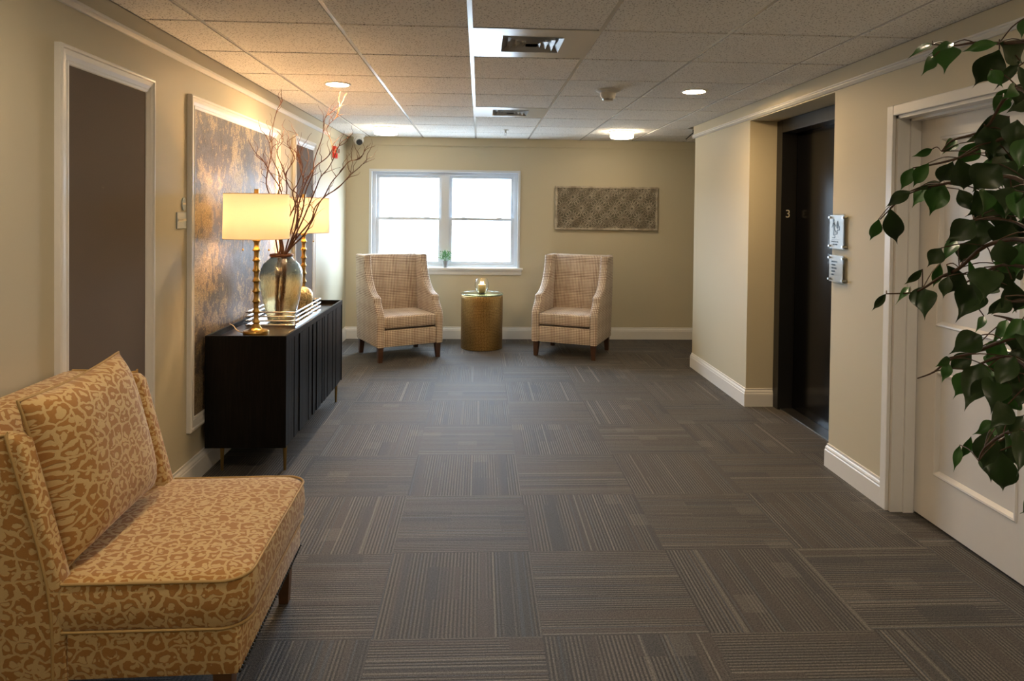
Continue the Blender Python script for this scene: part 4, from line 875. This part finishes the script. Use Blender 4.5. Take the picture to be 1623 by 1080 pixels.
# local pillow frame: x along world y, y up (leaning back), z towards the sitter (+x)
lean = R(13); mt = Matrix(((0, -sin(lean), cos(lean), 0), (1, 0, 0, 0), (0, cos(lean), sin(lean), LH*cos(lean)+.012), (0, 0, 0, 1)))
edge = [grid[(1, i, 0)].co.copy() for i in range(N)]+[grid[(1, N, j)].co.copy() for j in range(N)]+[grid[(1, i, N)].co.copy() for i in range(N, 0, -1)]+[grid[(1, 0, j)].co.copy() for j in range(N, 0, -1)]
rotw = Matrix.Rotation(R(3), 4, 'X')
xform(bm, rotw@mt); o = obj('pillow_cover', bm, 'leopard', t, smooth=180)
bm = bmesh.new(); tube(bm, [rotw@mt@p for p in edge], .0045, 8, closed=True); obj('pillow_piping', bm, 'piping', t, smooth=60)

# ================= FICUS =================
t = thing('ficus_tree', 'tall artificial ficus with dark glossy leaves at the right edge', 'plant', (1.12, 1.04, 0))
T0 = Vector((1.12, 1.04, 0))
bm = bmesh.new(); lathe(bm, [(.12, 0), (.15, .02), (.175, .28), (.185, .29), (.185, .31), (.165, .31), (.16, .26)], 36); obj('pot', bm, 'pot', t, smooth=40)
bm = bmesh.new(); lathe(bm, [(.0005, .262), (.16, .262), (.158, .25)], 30, cap=False); obj('soil', bm, 'soil', t)
bm = bmesh.new()
tr1 = [(0, 0, .2), (.03, .02, .6), (-.02, .0, 1.0), (.02, -.02, 1.4), (-.02, 0, 1.8), (0, .01, 2.05)]
tube(bm, catmull(tr1, 5), [.020-.013*k/25 for k in range(26)], 10)
tube(bm, catmull([(.03, 0, .2), (-.02, .03, .6), (.03, .02, 1.0), (-.02, .02, 1.4), (.02, .01, 1.75)], 5), [.014-.009*k/20 for k in range(21)], 8)
for BR_ in FICUS_BRANCHES:
    p = [Vector(q)-T0 for q in BR_]; s0 = Vector((0, 0, max(.7, min(1.95, p[0].z-.12)))); c = catmull([s0]+p, 4); N = len(c)
    tube(bm, c, [.0042*(1-k/N)+.0010 for k in range(N)], 7)
tips = [Vector(q)-T0 for BR_ in FICUS_BRANCHES for q in BR_]
bms = [bmesh.new(), bmesh.new()]; rnd = random.Random(9)
def leaf(bmx, a, b, w_, bend):
    d = b-a; L = d.length; d.normalize()
    toc = Vector((-a.x-T0.x+rnd.uniform(-.6, .6), -a.y-T0.y-.5, H-a.z+rnd.uniform(-.5, .8))).normalized()
    side = d.cross(toc)
    side = side.normalized() if side.length > .05 else Vector((1, 0, 0)); nrm = side.cross(d).normalized()
    if nrm.dot(toc) < 0: nrm = -nrm
    prof = [0, .30, .62, .86, .98, 1.0, .93, .78, .55, .28, .12, .04, 0]; K = len(prof); rows_ = []
    w_ = max(w_*1.12, .016); ph = rnd.uniform(0, 6)
    for k in range(K):
        s = k/(K-1); cpt = a+d*(L*s)+nrm*(bend*L*sin(pi*s)); hw_ = prof[k]*w_/2*.96; wv = .06*w_*sin(ph+s*9)
        if k in (0, K-1): rows_.append([bmx.verts.new(cpt)])
        else: rows_.append([bmx.verts.new(cpt+side*(hw_*q)+nrm*(hw_*.38*abs(q)+wv*q*q*(1 if q > 0 else -1))) for q in (-1, -.5, 0, .5, 1)])
    for A, Bq in zip(rows_, rows_[1:]):
        if len(A) == 1:
            for q in range(4): bmx.faces.new((A[0], Bq[q], Bq[q+1]))
        elif len(Bq) == 1:
            for q in range(4): bmx.faces.new((A[q+1], A[q], Bq[0]))
        else:
            for q in range(4): bmx.faces.new((A[q], Bq[q], Bq[q+1], A[q+1]))
for k, q in enumerate(LEAVES):
    a, b = Vector(q[:3])-T0, Vector(q[3:6])-T0
    nr = min(tips, key=lambda p: (p-a).length)
    if (nr-a).length < .12: tube(bm, catmull([nr, (nr+a)/2+Vector((0, 0, .006)), a], 3), .0011, 5)
    leaf(bms[1 if (q[6] < .030 and rnd.random() < .6) or rnd.random() < .16 else 0], a, b, q[6], rnd.uniform(.02, .12))
# crown outside the picture on the far side of the trunk
for k in range(170):
    an = rnd.uniform(-1.9, 1.7); rd = rnd.uniform(.10, .48); z = rnd.uniform(.85, 2.15); a = Vector((abs(cos(an))*rd, sin(an)*rd*.8, z))
    if a.x < .02: continue
    b = a+Vector((rnd.uniform(-.02, .05), rnd.uniform(-.04, .04), -rnd.uniform(.05, .085))); leaf(bms[0], a, b, .042, .08)
obj('trunk', bm, 'bark', t, smooth=60)
for k, bmx in enumerate(bms):
    o = obj('foliage', bmx, 'leaf2' if k else 'leaf', t, smooth=180)
    if k: o['label'] = 'bright green young leaves'
